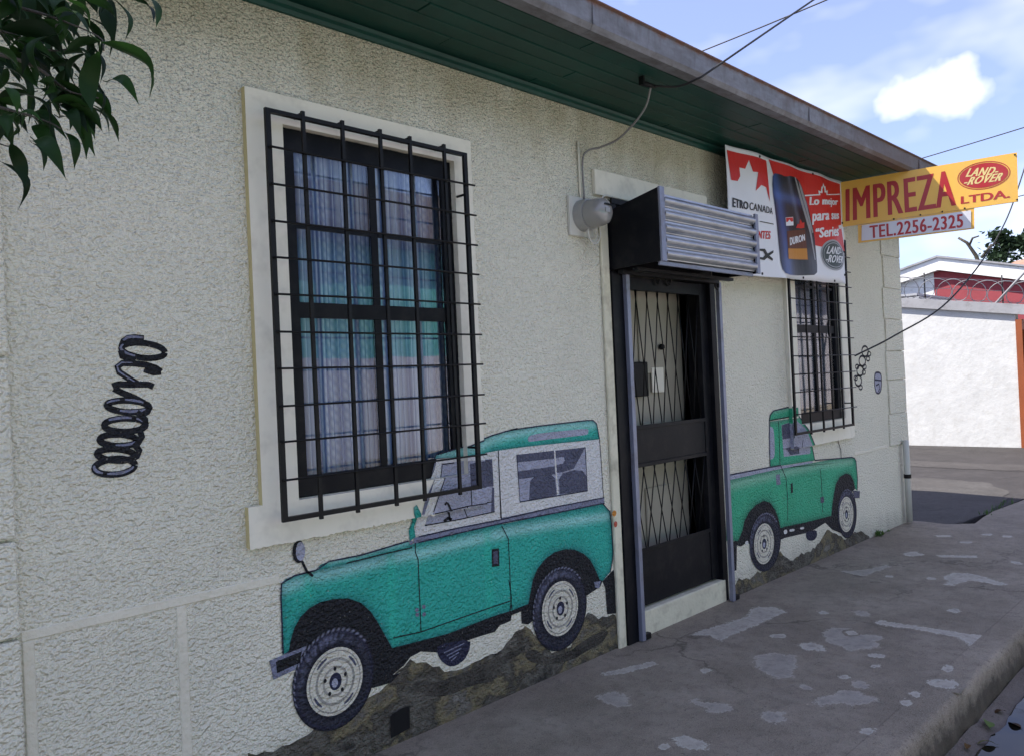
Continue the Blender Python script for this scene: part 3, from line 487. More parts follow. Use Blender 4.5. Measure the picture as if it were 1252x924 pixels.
# ------------------------------------------------------------------ ground
def flat(name, poly, z, m, thick=0, parent=None, kind=None, sub=0, jit=0, seed=1):
    rnd = random.Random(seed); pts = []
    if sub:
        for i in range(len(poly)):
            a, b = poly[i], poly[(i+1) % len(poly)]
            d = math.dist(a, b); n = max(1, int(d/sub))
            for k in range(n):
                t = k/n; j = jit*min(1, d/.06)
                pts.append((a[0]+(b[0]-a[0])*t+rnd.gauss(0, j), a[1]+(b[1]-a[1])*t+rnd.gauss(0, j*.6)))
    else: pts = list(poly)
    bm = bmesh.new(); f = bm.faces.new([bm.verts.new((x, y, z)) for x, y in pts]); f.normal_update()
    if f.normal.z < 0: f.normal_flip()
    if thick:
        r = bmesh.ops.extrude_face_region(bm, geom=[f]); vs_ = [g for g in r['geom'] if isinstance(g, bmesh.types.BMVert)]
        for v in vs_: v.co.z -= thick
        bmesh.ops.recalc_face_normals(bm, faces=bm.faces[:])
    bmesh.ops.triangulate(bm, faces=[g for g in bm.faces if len(g.verts) > 4])
    o = bmobj(name, bm, m)
    if parent: child_of(o, parent)
    if kind: o['kind'] = kind
    return o
flat('ground', [(-400, -400), (600, -400), (600, 600), (-400, 600)], -.30, M_ASPH, kind='structure')
flat('road', [(-60, -10.0), (80, -10.0), (80, -2.02), (-60, -2.02)], -.215, mat('pale_bounce_street', pavement_mat, (.20, .185, .165), (.29, .27, .245)), kind='structure')  # unseen street, its tone lightened to bounce light onto the shaded wall
flat('side_road', [(8.66, -.42), (11.9, -.62), (11.9, -2.01), (80, -2.01), (80, 60), (8.66, 60)], -.02, M_ASPH, thick=.2, kind='structure', sub=.25, jit=.0)
flat('side_gutter', [(13.3, -1.9), (14.0, -1.9), (14.3, 3), (14.6, 14), (13.7, 14), (13.5, 3)], -.0155, mat('worn_gutter_concrete', pavement_mat, (.042, .038, .037), (.062, .057, .055)), kind='structure', sub=.15, jit=.035, seed=13)
flat('shadow_softening_patch', [(8.68, -.40), (9.5, -.48), (10.3, -.42), (11.2, -.30), (11.9, .1), (12.1, .9), (11.8, 1.8), (11.3, 3.2), (8.68, 3.4)], -.015, M_ASPHLIFT, kind='structure', sub=.12, jit=.03, seed=3)  # asphalt tone painted at the corner shadow to soften its contrast
pave = flat('pavement', [(-12, .02), (8.64, .02), (8.66, -.12), (8.62, -.35), (8.78, -.56), (9.2, -.53), (9.6, -.52), (10.2, -.57), (10.8, -.62), (11.8, -.66), (11.8, -1.55), (-12, -1.55)], 0, M_PAVE, thick=.22, kind='structure')
# kerb: rounded nosing, worn
bm = bmesh.new(); prof = [(-1.552, .001), (-1.675, .001), (-1.698, -.008), (-1.708, -.035), (-1.716, -.10), (-1.735, -.24), (-1.552, -.24)]
rings = []
rk = random.Random(8)
for i in range(160):
    x = -12+i*.15; jz = rk.gauss(0, .003); jy = rk.gauss(0, .004)
    rings.append([bm.verts.new((x, y+(jy if 0 < q < 6 else 0), z+(jz if 1 < q < 5 else 0))) for q, (y, z) in enumerate(prof)])
for a, b in zip(rings[:-1], rings[1:]):
    for q in range(len(prof)-1): bm.faces.new((a[q], a[q+1], b[q+1], b[q]))
bmesh.ops.recalc_face_normals(bm, faces=bm.faces[:])
k = NT('kerb_concrete'); c, h0, n2, n3 = pave_nodes(k, PV0, PV1)
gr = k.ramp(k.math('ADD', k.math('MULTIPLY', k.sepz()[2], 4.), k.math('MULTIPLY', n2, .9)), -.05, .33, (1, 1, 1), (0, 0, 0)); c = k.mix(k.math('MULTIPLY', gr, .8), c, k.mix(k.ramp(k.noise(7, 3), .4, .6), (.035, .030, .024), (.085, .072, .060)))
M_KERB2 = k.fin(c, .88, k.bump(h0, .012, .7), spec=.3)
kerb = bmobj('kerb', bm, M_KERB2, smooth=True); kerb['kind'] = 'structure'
# dished gutter channel
bm = bmesh.new(); prof = [(-1.73, -.170), (-1.80, -.196), (-1.92, -.214), (-2.10, -.222), (-2.30, -.205), (-2.42, -.200)]
rings = []
for i in range(200):
    x = -12+i*.12; rings.append([bm.verts.new((x, y, z+mnoise.noise(Vector((x*2.2, y*6, 3)))*.012)) for y, z in prof])
for a, b in zip(rings[:-1], rings[1:]):
    for q in range(len(prof)-1): bm.faces.new((a[q], b[q], b[q+1], a[q+1]))
bmesh.ops.recalc_face_normals(bm, faces=bm.faces[:])
gut = bmobj('gutter_channel', bm, M_GUTTER, smooth=True); gut['kind'] = 'structure'
k = NT('still_dirty_water'); MW = k.fin((.012, .011, .009), .03, k.bump(k.noise(6, 2), .002, .25)); k.b.inputs['IOR'].default_value = 1.33
flat('puddle', [(-2, -1.9), (1.5, -1.86), (3.4, -1.83), (4.0, -1.822), (4.45, -1.828), (5.0, -1.812), (5.6, -1.85), (6.4, -1.90), (6.6, -2.1), (5.6, -2.32), (3.0, -2.36), (-2, -2.3)], -.197, MW, kind='structure', sub=.09, jit=.009, seed=6)
# pieces where the skim coat has worn through to paler concrete, ragged at the rim
def patch_mat(name, tone):
    k = NT(name); at = k.n('ShaderNodeAttribute'); at.attribute_name = 'Col'
    pv, h0, n2, n3 = pave_nodes(k, PV0, PV1)
    pc = k.mix(k.ramp(k.noise(9, 5, .7), .3, .75), tuple(x*.80 for x in tone), tuple(x*1.12 for x in tone))
    rag = k.math('ADD', at.outputs['Fac'], k.math('MULTIPLY', k.math('SUBTRACT', k.math('MULTIPLY_ADD', k.noise(60, 2, .7), .5, k.math('MULTIPLY', k.noise(19, 3, .75), .75)), .62), 1.7))
    t = k.ramp(rag, .42, .60); rim = k.math('MULTIPLY', k.ramp(rag, .48, .56), k.ramp(rag, .58, .80, (1, 1, 1), (0, 0, 0)))
    pc = k.mix(k.math('MULTIPLY', k.ramp(k.noise(20, 3, .75), .50, .66), .55), pc, (.17, .15, .135)); c = k.mix(t, pv, pc); c = k.mix(k.math('MULTIPLY', rim, .45), c, tuple(min(.6, x*1.5) for x in tone))
    c = k.mix(k.math('MULTIPLY', k.math('MULTIPLY', k.ramp(n3, .35, .8), t), .4), c, (.46, .43, .40))
    h = h0
    return k.fin(c, .85, k.bump(h, .012, .7), spec=.3)
M_PATCH = mat('exposed_light_concrete', patch_mat, (.44, .395, .325)); M_PATCHD = mat('exposed_dull_concrete', patch_mat, (.335, .298, .245))
WZ = [.0006]
def worn(p, m, z=0):
    WZ[0] += .00002; z = WZ[0]
    st = .018
    cx = sum(q[0] for q in p)/len(p); cy = sum(q[1] for q in p)/len(p)
    bm = polybm([p]); xs = [q[0] for q in p]; ys = [q[1] for q in p]
    cutlines(bm, np.arange(min(xs)+st/2, max(xs), st), np.arange(min(ys)+st/2, max(ys), st))
    P = [(v.co.x, v.co.z) for v in bm.verts]; d = segdist(P, list(p)+[p[0]]); d = np.clip(d/max(.02, min(.075, .85*float(d.max()))), 0, 1)
    for v in bm.verts: v.co = (v.co.x, v.co.z, z)
    bmesh.ops.recalc_face_normals(bm, faces=bm.faces[:])
    for f in bm.faces:
        f.normal_update()
        if f.normal.z < 0: f.normal_flip()
    o = bmobj('worn_patch', bm, m); at = o.data.color_attributes.new('Col', 'FLOAT_COLOR', 'POINT'); buf = np.ones((len(d), 4), dtype=np.float32); buf[:, 0] = buf[:, 1] = buf[:, 2] = d; at.data.foreach_set('color', buf.ravel()); child_of(o, pave)
def grow(p, g):
    n = len(p); o = []; ar = sum(p[j-1][0]*p[j][1]-p[j][0]*p[j-1][1] for j in range(n)); sg = 1 if ar > 0 else -1
    for i in range(n):
        a, b = Vector(p[i-1]), Vector(p[(i+1) % n]); t = (b-a).normalized(); o.append((p[i][0]+sg*t.y*g, p[i][1]-sg*t.x*g))
    return o
for i, p in enumerate(DATA['patches']):
    ar = abs(sum(p[j-1][0]*p[j][1]-p[j][0]*p[j-1][1] for j in range(len(p))))/2
    worn(grow(p, .034) if ar > .012 else smoothpoly(smoothpoly(grow(p, .030))), M_PATCHD if i in (1, 7, 9, 11, 12, 15, 33, 6, 4, 18) else M_PATCH)
worn(smoothpoly([(4.70, -.96), (4.80, -.88), (4.88, -.93), (4.80, -1.02)]), M_PATCH)

# ------------------------------------------------------------------ the building
BX0, BX1 = -6.0, 8.64
bld = thing('corner_workshop', (0, 0, 0), 'cream roughcast single storey workshop with green eaves, two barred windows and murals', 'building')
DOOR = (3.80, 5.02, 0.0, 2.68)
def front_wall():
    ops = [(1.66, 2.585, 1.165, 2.70), (6.215, 7.09, 1.155, 2.70), (DOOR[0], DOOR[1], -.3, DOOR[3])]
    xs = sorted({BX0, BX1, *[v for o in ops for v in o[:2]]}); zs = sorted({-.3, 3.30, *[v for o in ops for v in o[2:]]})
    bm = bmesh.new()
    def inside(x, z): return any(o[0] < x < o[1] and o[2] < z < o[3] for o in ops)
    th = .09
    for i in range(len(xs)-1):
        for j in range(len(zs)-1):
            if inside((xs[i]+xs[i+1])/2, (zs[j]+zs[j+1])/2): continue
            for y, fl in ((0, 1), (th, -1)):
                q = [(xs[i], y, zs[j]), (xs[i+1], y, zs[j]), (xs[i+1], y, zs[j+1]), (xs[i], y, zs[j+1])][::fl]
                bm.faces.new([bm.verts.new(c) for c in q])
    for x0, x1, z0, z1 in ops:
        for q in ([(x0, 0, z0), (x0, 0, z1), (x0, th, z1), (x0, th, z0)], [(x1, 0, z1), (x1, 0, z0), (x1, th, z0), (x1, th, z1)],
                  [(x0, 0, z1), (x1, 0, z1), (x1, th, z1), (x0, th, z1)], [(x0, 0, z0), (x0, th, z0), (x1, th, z0), (x1, 0, z0)]):
            bm.faces.new([bm.verts.new(c) for c in q])
    bmesh.ops.remove_doubles(bm, verts=bm.verts[:], dist=1e-5)
    return bm
child_of(bmobj('wall', front_wall(), M_WALL), bld)
mkbox('side_wall', (8.42, BX1-.002, .092, 6.0, -.3, 3.28), M_WALL, bld)
mkbox('side_wall', (BX0, BX0+.2, .092, 6.0, -.3, 3.28), M_WALL, bld)
mkbox('back_wall', (BX0, BX1-.002, 6.002, 6.2, -.3, 3.28), M_WALL, bld)
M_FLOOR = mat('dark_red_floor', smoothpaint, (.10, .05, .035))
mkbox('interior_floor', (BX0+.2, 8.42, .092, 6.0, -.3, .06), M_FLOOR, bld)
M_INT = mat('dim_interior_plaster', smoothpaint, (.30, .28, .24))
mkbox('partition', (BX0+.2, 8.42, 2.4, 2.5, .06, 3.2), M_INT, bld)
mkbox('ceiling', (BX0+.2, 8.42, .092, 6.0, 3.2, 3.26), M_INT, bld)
# plinth band: smooth strips standing a little proud of the roughcast
M_BAND = mat('smooth_band_plaster', smoothpaint, (.70, .665, .545), .08, .92, .02, 26)
def strip(x0, x1, z0, z1, d=.008):
    bm = bmesh.new(); box(bm, x0, x1, -.0045, .02, z0, z1, bev=.0035); child_of(bmobj('plinth_band', bm, M_BAND), bld)
strip(.662, 1.572, .838, .872); strip(7.32, 8.10, .795, .828)
strip(1.158, 1.196, -.05, .836)
strip(.664, .70, -.05, .836)
# pilaster left and quoins at the right corner
M_BLOCK = M_WALL
for z0, z1 in ((-.1, .282), (.29, .852), (.862, 1.166), (1.176, 1.752), (1.762, 2.33), (2.34, 2.91), (2.92, 3.19)):
    bm = bmesh.new(); box(bm, .20, .655, -.032, .01, z0, z1, bev=.006); child_of(bmobj('quoin', bm, M_BLOCK), bld)
rq = random.Random(5)
qz = [.0, .45, .80, 1.12, 1.456, 1.745, 2.065, 2.375, 2.70, 3.02, 3.19]
for i, (z0, z1) in enumerate(zip(qz[:-1], qz[1:])):
    ofs = rq.uniform(-.012, .012)
    if z0 < .79: continue
    bm = bmesh.new(); box(bm, 8.17+(.03 if i % 2 else 0)+ofs, BX1+.02+ofs, -.014, .3, z0+.003, z1-.003, bev=.004)
    for v in bm.verts: v.co += Vector((rq.gauss(0, .005), rq.gauss(0, .0015), rq.gauss(0, .0015)))
    child_of(bmobj('quoin', bm, M_BLOCK), bld)
# soffit boards, cove, gutter, roof
EX0, EX1 = BX0-.3, 8.86
rs = random.Random(2)
nb = 6; bw = .58/nb
for i in range(nb):
    y1 = -i*bw; y0 = y1-bw+.006
    cuts = [EX0, -2.1+rs.uniform(-.8, .8), 2.05+rs.uniform(-.8, 1.2), 5.3+rs.uniform(-1., .8), EX1-.02]
    for a, b in zip(cuts[:-1], cuts[1:]):
        dz = rs.uniform(-.004, .004)
        bm = bmesh.new(); box(bm, a+.002, b-.002, y0, y1, 3.222+dz, 3.240+dz, bev=.002); child_of(bmobj('soffit_board', bm, M_GREEN), bld)
mkbox('soffit_backing', (EX0, EX1-.03, -.60, .0, 3.25, 3.275), M_GREEN, bld)
bm = bmesh.new(); prof = [(0.0, 3.176), (-.012, 3.178), (-.018, 3.194), (-.034, 3.202), (-.042, 3.2165), (0.0, 3.2165)]
for a, b in zip(prof, prof[1:]+prof[:1]): bm.faces.new([bm.verts.new(c) for c in ((EX0, *a), (8.6, *a), (8.6, *b), (EX0, *b))])
bmesh.ops.remove_doubles(bm, verts=bm.verts[:], dist=1e-5); bmesh.ops.recalc_face_normals(bm, faces=bm.faces[:])
child_of(bmobj('cove_moulding', bm, M_GREEN), bld)
k = NT('weathered_galvanised_gutter'); n = k.noise(5, 6, .7, k.scaled(1, 3, 3)); z = k.sepz()[2]
c = k.mix(k.ramp(n, .3, .75), (.13, .125, .13), (.24, .245, .27))
c = k.mix(k.math('MULTIPLY', k.ramp(k.noise(22, 5, .7, k.scaled(1, 1, .25)), .5, .75), .5), c, (.07, .055, .045))
rust = k.ramp(k.math('ADD', k.math('MULTIPLY', k.math('SUBTRACT', z, 3.312), 16.), k.noise(11, 5, .7)), .62, .95)
c = k.mix(k.math('MULTIPLY', rust, .8), c, (.16, .06, .022))
rightrust = k.ramp(k.math('ADD', k.math('MULTIPLY', k.sepz()[0], .12), k.math('MULTIPLY', k.noise(4, 5, .7), .5)), .85, 1.25)
c = k.mix(k.math('MULTIPLY', rightrust, .7), c, (.085, .055, .042))
M_GUT = k.fin(c, .6, k.bump(k.noise(40, 4), .002, .6), metal=.25)
gx = [EX0, -4, -1.6, .62, 2.9, 5.15, 7.25, EX1]
for a, b in zip(gx[:-1], gx[1:]):
    bm = bmesh.new(); pr = [(-.598, 3.338), (-.598, 3.214), (-.665, 3.214), (-.682, 3.238), (-.690, 3.335), (-.702, 3.342), (-.702, 3.348), (-.684, 3.348), (-.676, 3.245), (-.662, 3.222), (-.606, 3.222), (-.606, 3.338)]
    r1 = [bm.verts.new((a+.001, *p)) for p in pr]; r2 = [bm.verts.new((b-.001, *p)) for p in pr]
    for i in range(len(pr)): j = (i+1) % len(pr); bm.faces.new((r1[i], r1[j], r2[j], r2[i]))
    bm.faces.new(r1[::-1]); bm.faces.new(r2); bmesh.ops.recalc_face_normals(bm, faces=bm.faces[:])
    g_ = child_of(bmobj('gutter', bm, M_GUT), bld)
    if a > EX0:
        bm = bmesh.new(); box(bm, a-.008, a+.008, -.692, -.689, 3.236, 3.330); child_of(bmobj('joint_strap', bm, M_GUT), bld)
mkbox('gutter_end', (EX1, EX1+.004, -.70, -.598, 3.214, 3.345), M_GUT, bld)
M_ROOF = mat('rusty_roof_sheet', smoothpaint, (.16, .09, .06), .3, .6, .002, 12, metal=.2)
bm = bmesh.new(); nx = 150
for (ya, za, yb, zb) in ((-.64, 3.335, 3.0, 4.25), (3.0, 4.25, 6.6, 3.34)):
    prev = None
    for i in range(nx+1):
        x = EX0+(EX1-EX0)*i/nx; dz = .014*math.cos(i*math.pi)
        cur = (bm.verts.new((x, ya, za+dz+.03)), bm.verts.new((x, yb, zb+dz+.03)))
        if prev: bm.faces.new((prev[0], cur[0], cur[1], prev[1]))
        prev = cur
child_of(bmobj('roof_sheet', bm, M_ROOF), bld)
bm = bmesh.new()
for x in (BX1-.12, BX0+.1):
    bm.faces.new([bm.verts.new(c) for c in ((x, .1, 3.26), (x, 6.1, 3.26), (x, 3.0, 4.22))])
child_of(bmobj('gable_infill', bm, M_WALL), bld)

# window surrounds, frames, panes, curtains
def surround(x0, x1, z0, z1, o, sillx0, sillz1, old=True):
    bm = bmesh.new()
    def pr(a, b, c, d, y=-.03): box(bm, a, b, y, .0 if y > -.04 else .0, c, d)
    pr(x0, o[0], sillz1, z1); pr(o[1], x1, sillz1, z1); pr(o[0], o[1], o[3], z1)
    box(bm, sillx0, x1+.0, -.0303, 0, z0, sillz1)
    # chipped lower edge of the sill
    bmesh.ops.subdivide_edges(bm, edges=[e for e in bm.edges if abs(e.verts[0].co.z-z0) < 1e-4 and abs(e.verts[1].co.z-z0) < 1e-4 and abs(e.verts[0].co.x-e.verts[1].co.x) > .5], cuts=110)
    r = random.Random(3)
    for v in bm.verts:
        if abs(v.co.z-z0) < 1e-4 and sillx0 < v.co.x < x1: v.co.z += r.gauss(0, .0022)+.004*mnoise.noise(Vector((v.co.x*9, 0, 1)))
    bmesh.ops.triangulate(bm, faces=[f for f in bm.faces if len(f.verts) > 4])
    ob = bmobj('window_surround', bm, [M_TRIM, M_TRIMY])
    for p in ob.data.polygons:
        if old and p.normal.x < -.9 and p.center.x < o[0]: p.material_index = 1
    child_of(ob, bld)
k = NT('window_glass'); k.t.nodes.remove(k.b)
tr = k.n('ShaderNodeBsdfTransparent'); tr.inputs[0].default_value = (.95, .97, .98, 1); gl = k.n('ShaderNodeBsdfGlossy'); gl.inputs['Roughness'].default_value = .015
fr = k.n('ShaderNodeFresnel'); fr.inputs[0].default_value = 1.5
bn = k.bump(k.noise(2.3, 2), .004, .35); k.l(bn, gl.inputs['Normal'])
mxs = k.n('ShaderNodeMixShader'); k.l(k.math('MULTIPLY_ADD', fr.outputs[0], .85, .0), mxs.inputs[0]); k.l(tr.outputs[0], mxs.inputs[1]); k.l(gl.outputs[0], mxs.inputs[2]); k.l(mxs.outputs[0], k.out.inputs[0]); M_GLASS = k.m
k = NT('pale_blue_lace_pleat_shade'); wv = k.n('ShaderNodeTexWave', wave_type='BANDS', bands_direction='X'); wv.inputs['Scale'].default_value = 12.5; wv.inputs['Distortion'].default_value = 1.2; wv.inputs['Detail'].default_value = 1; k.l(k.scaled(1, 0, .12), wv.inputs['Vector'])
hb = k.n('ShaderNodeTexWave', wave_type='BANDS', bands_direction='DIAGONAL'); hb.inputs['Scale'].default_value = 13; k.l(k.scaled(.8, 0, 1.1), hb.inputs['Vector'])
n2_ = k.noise(3.2, 2, .6, k.scaled(1, 0, .2))
c = k.mix(wv.outputs['Fac'], (.105, .165, .34), (.55, .64, .78)); c = k.mix(k.math('MULTIPLY', k.math('MULTIPLY', hb.outputs['Fac'], k.ramp(n2_, .45, .55)), .55), c, (.20, .28, .52))  # wave stripes paint the shading of the pleats into the lace colour
M_LACE = k.fin(c, .9, None, spec=.1)
def window(o, topmid=True):
    x0, x1, z0, z1 = o; x0 += .002; x1 -= .002; z0 += .002; z1 -= .002
    fy0, fy1 = .002, .034; fw = .060
    bm = bmesh.new(); H = z1-z0; mid = z0+H*.508; cx = (x0+x1)/2
    box(bm, x0, x0+fw, fy0, fy1, z0, z1); box(bm, x1-fw, x1, fy0, fy1, z0, z1)
    box(bm, x0+fw, x1-fw, fy0, fy1, z0, z0+.085); box(bm, x0+fw, x1-fw, fy0, fy1, z1-.085, z1)
    box(bm, x0+fw, x1-fw, fy0+.008, fy1, mid-.032, mid+.032)
    wo = child_of(bmobj('window', bm, M_BLACK), bld)
    def sub(name, b, m):
        q = mkbox(name, b, m); q.parent = wo; q.matrix_parent_inverse = Matrix.Identity(4); return q
    sub('mullion', (cx-.018, cx+.018, fy0+.012, fy1, z0+.086, mid-.033), M_BLACK)
    sub('mullion', (cx-.018, cx+.018, fy0+.012, fy1, mid+.033, z1-.086), M_BLACK)
    mz = mid+(z1-mid)*.47
    for a, b in ((x0+fw+.001, cx-.019), (cx+.019, x1-fw-.001)):
        sub('glazing_bar', (a, b, fy0+.008, fy1-.006, mz-.010, mz+.010), M_BLACK)
        for c, d in ((z0+.086, mid-.033), (mid+.033, mz-.011), (mz+.011, z1-.086)):
            sub('pane', (a+.001, b-.001, .020, .023, c+.001, d-.001), M_GLASS)
    # curtain
    bm = bmesh.new(); nx, nz = 420, 5; g = []
    for j in range(nz+1):
        row = []
        for i in range(nx+1):
            t = i/nx; x = x0-.06+(x1-x0+.32)*t; s = math.sin(t*230+.9*math.sin(t*31))*(.6+.4*math.sin(t*43+1))+.5*math.sin(t*29)
            row.append(bm.verts.new((x+.004*math.sin(t*60+j*.4), 0.112+.0115*s, z0-.05+(z1-z0+.1)*j/nz)))
        g.append(row)
    for j in range(nz):
        for i in range(nx): bm.faces.new((g[j][i], g[j][i+1], g[j+1][i+1], g[j+1][i]))
    c_ = bmobj('curtain', bm, M_LACE, smooth=True); c_.parent = wo
    return wo
surround(*SUR[0][0], SUR[0][1], 1.44, 1.163); window(SUR[0][1])
surround(*SUR[1][0], SUR[1][1], 6.06, 1.153, False); window(SUR[1][1])
M_DTRIM = mat('stained_cream_plaster', smoothpaint, (.66, .63, .48), .12, .85, .008, 30, dirt=(.26, .23, .16), dirtamt=.55)
# door trim and lintel remains
bm = bmesh.new(); box(bm, 3.728, 3.798, -.022, .0, -.02, 2.60, bev=.006); child_of(bmobj('door_trim', bm, M_DTRIM), bld)
bm = bmesh.new(); box(bm, 3.69, 4.93, -.026, .0, 2.69, 2.84, bev=.003); child_of(bmobj('lintel', bm, M_TRIM), bld)
bm = bmesh.new(); box(bm, 3.90, 4.98, -.005, .2, -.05, .150, bev=.006); child_of(bmobj('threshold', bm, M_DTRIM), bld)
# drain hole at the foot of the wall, its inner darkness painted black
M_VOID = mat('hole_shade_black', smoothpaint, (.006, .006, .006), .2, .95)
drn = bmesh.new(); p = DATA['drain']
front = [drn.verts.new((x, -.012, z)) for x, z in p]; back = [drn.verts.new((x*.7+.3*2.13, -.0105, z*.7+.3*.1)) for x, z in p]
for i in range(len(p)): j = (i+1) % len(p); drn.faces.new((front[i], front[j], back[j], back[i]))
drn.faces.new(back); bmesh.ops.recalc_face_normals(drn, faces=drn.faces[:])
child_of(bmobj('drain_hole', drn, M_VOID), bld)

# inner door, ajar behind the gate
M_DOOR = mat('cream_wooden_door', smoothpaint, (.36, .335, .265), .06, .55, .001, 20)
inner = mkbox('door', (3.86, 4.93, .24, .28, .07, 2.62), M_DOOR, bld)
def dpart(name, b, m, bev=.006):
    bm = bmesh.new(); box(bm, *b, bev=bev); q = bmobj(name, bm, m); q.parent = inner; q.matrix_parent_inverse = Matrix.Identity(4)
for x0, x1 in ((4.02, 4.30), (4.40, 4.70)):
    for z0, z1 in ((.20, .85), (.98, 1.30), (1.62, 2.45)):
        dpart('raised_panel', (x0, x1, .225, .239, z0, z1), M_DOOR)
dpart('letter_rack', (4.25, 4.44, .19, .224, 1.47, 1.70), M_IRON); dpart('glass_slot', (4.52, 4.66, .218, .224, 1.49, 1.66), M_TRIM); dpart('door_knob', (4.61, 4.645, .18, .224, 1.78, 1.82), M_IRON, .012)
# painted door frame behind the shutter rails
bm = bmesh.new(); box(bm, 3.802, 3.955, -.03, .20, .0, 2.24); box(bm, 4.955, 5.018, .0, .20, .0, 2.24); box(bm, 3.802, 5.018, .02, .20, 2.241, 2.66)
child_of(bmobj('door_frame', bm, M_BLACK), bld)
# drainpipe at the corner
M_PVC = mat('painted_pipe', smoothpaint, (.52, .52, .46), .05, .5)
pipe = tag(mktube('drainpipe', [(8.47, -.055, .02), (8.47, -.055, .5), (8.465, -.055, .84)], .030, M_PVC, seg=10), 'short cream drainpipe running down the right corner of the workshop', 'pipe')
bm = bmesh.new(); tube(bm, [(8.47, -.055, .46), (8.47, -.055, .50)], .036, 10); c_ = bmobj('collar', bm, M_IRON); c_.parent = pipe

# ------------------------------------------------------------------ window grilles
def grille(x0, x1, z0, z1, verts, hors, label, stub):
    yb = -.10
    t = thing('window_grille', ((x0+x1)/2, yb, z0), label, 'window grille', 'black iron grilles over the windows')
    def bar(name, b): mkbox(name, b, M_IRON, t)
    bar('frame_bar', (x0, x0+.022, yb-.006, yb+.010, z0, z1)); bar('frame_bar', (x1-.022, x1, yb-.006, yb+.010, z0, z1))
    bar('frame_bar', (x0+.023, x1-.023, yb-.006, yb+.016, z1-.016, z1)); bar('frame_bar', (x0+.023, x1-.023, yb-.006, yb+.016, z0, z0+.018))
    rg = random.Random(int(x0*10))
    for x in verts:
        bm = bmesh.new(); box(bm, x-.0075, x+.0075, yb-.007, yb+.006, z0-.012, z1+.018)
        box(bm, x-.003, x+.003, yb+.0065, yb+.066, z1+.002, z1+.016)   # lug running back to the wall
        dx = rg.uniform(-.006, .006)
        for v in bm.verts:
            if v.co.z < z0+.1: v.co.x += dx
        child_of(bmobj('upright_bar', bm, M_IRON), t)
    for z in hors:
        mktube('cross_rod', [(x0+.006, yb-.013, z), ((x0+x1)/2, yb-.013, z+rg.uniform(-.003, .003)), (x1+stub, yb-.013, z)], .0048, M_IRON, t, 6)
    for z in (z0+.2, z1-.2): mktube('wall_fixing', [(x1-.011, yb+.01, z), (x1-.011, -.03, z)], .006, M_IRON, t, 6)
    return t
grille(1.545, 2.605, 1.095, 2.725, [1.712, 1.900, 2.094, 2.259, 2.462], [2.57, 2.423, 2.277, 2.134, 1.989, 1.841, 1.697, 1.55, 1.41, 1.26], 'large black iron grille over the near window with blue curtains', .035)
grille(5.955, 7.09, 1.088, 2.725, [6.24, 6.47, 6.66, 6.877], [2.57, 2.44, 2.305, 2.163, 2.008, 1.859, 1.708, 1.564, 1.424, 1.252], 'smaller looking black iron grille over the far window below the banner', .05)

# ------------------------------------------------------------------ security gate
gate = thing('security_gate', (4.46, .04, .15), 'black steel security gate with crossed bars and solid panels in the doorway', 'gate')
GX0, GX1, gy0, gy1 = 3.958, 4.952, .03, .07
def gp(name, b, bev=.002): bm = bmesh.new(); box(bm, *b, bev=bev); child_of(bmobj(name, bm, M_BLACK), gate)
gp('stile', (GX0, GX0+.06, gy0, gy1, .165, 2.23)); gp('stile', (GX1-.09, GX1, gy0, gy1, .165, 2.23))
gp('rail', (GX0+.061, GX1-.091, gy0, gy1, 2.15, 2.23))
gp('panel', (GX0+.061, GX1-.091, gy0+.006, gy1-.006, 1.045, 1.295)); gp('panel', (GX0+.061, GX1-.091, gy0+.006, gy1-.006, .165, .515))
for z in (1.285, 1.046, .515): gp('rail', (GX0+.062, GX1-.092, gy0-.004, gy0+.004, z-.012, z+.012), .001)
def cross(za, zb, n=7):
    xa, xb = GX0+.065, GX1-.095; st = (xb-xa)/n
    for i in range(n+1):
        for s in (1, -1):
            x0 = xa+i*st; x1 = x0+s*st*.98
            a, b = Vector((x0, .05+.006*s, za)), Vector((x1, .05+.006*s, zb))
            if x1 < xa-.001: b = a.lerp(b, max(0, (x0-xa)/(x0-x1))) if x0 > xa else None
            elif x1 > xb+.001: b = a.lerp(b, max(0, (xb-x0)/(x1-x0))) if x0 < xb else None
            if b is None or (a-b).length < .05: continue
            mktube('crossed_bar', [a, b], .0040, M_IRON, gate, 5)
cross(2.155, 1.298); cross(1.042, .518)
for x in (4.34, 4.47):
    bm = bmesh.new(); tube(bm, [(x+.03*math.cos(t*.5236), .02, 2.24+.045*math.sin(t*.5236)) for t in range(12)], .005, 5, closed=True); child_of(bmobj('hoop', bm, M_IRON), gate)

# ------------------------------------------------------------------ roller shutter
k = NT('galvanised_slat'); n = k.noise(30, 5, .7, k.scaled(.25, 1, 1))
M_SLAT = k.fin(k.mix(k.ramp(n, .3, .75), (.30, .315, .34), (.52, .53, .55)), k.math('MULTIPLY_ADD', n, .25, .28), k.bump(k.noise(90, 3), .001, .4), metal=.75)
M_RAIL = mat('painted_steel_rail', smoothpaint, (.24, .255, .33), .12, .45, .0015, 30, metal=.4, dirt=(.14, .12, .11), dirtamt=.6)
sh = thing('roller_shutter', (4.38, -.2, 2.25), 'rolled up galvanised shutter in a black box over the doorway', 'roller shutter')
SX0, SX1, SY = 3.815, 4.945, -.375
def sp(name, b, m, bev=.002): bm = bmesh.new(); box(bm, *b, bev=bev); child_of(bmobj(name, bm, m), sh)
bm = bmesh.new()
pz = [(0.0, 2.250), (0.0, 2.600), (-.30, 2.660), (SY, 2.675), (SY, 2.255)]
for x in (SX0-.004, SX0+.004): pass
a = [bm.verts.new((SX0-.004, y, z)) for y, z in pz]; b = [bm.verts.new((SX0+.004, y, z)) for y, z in pz]
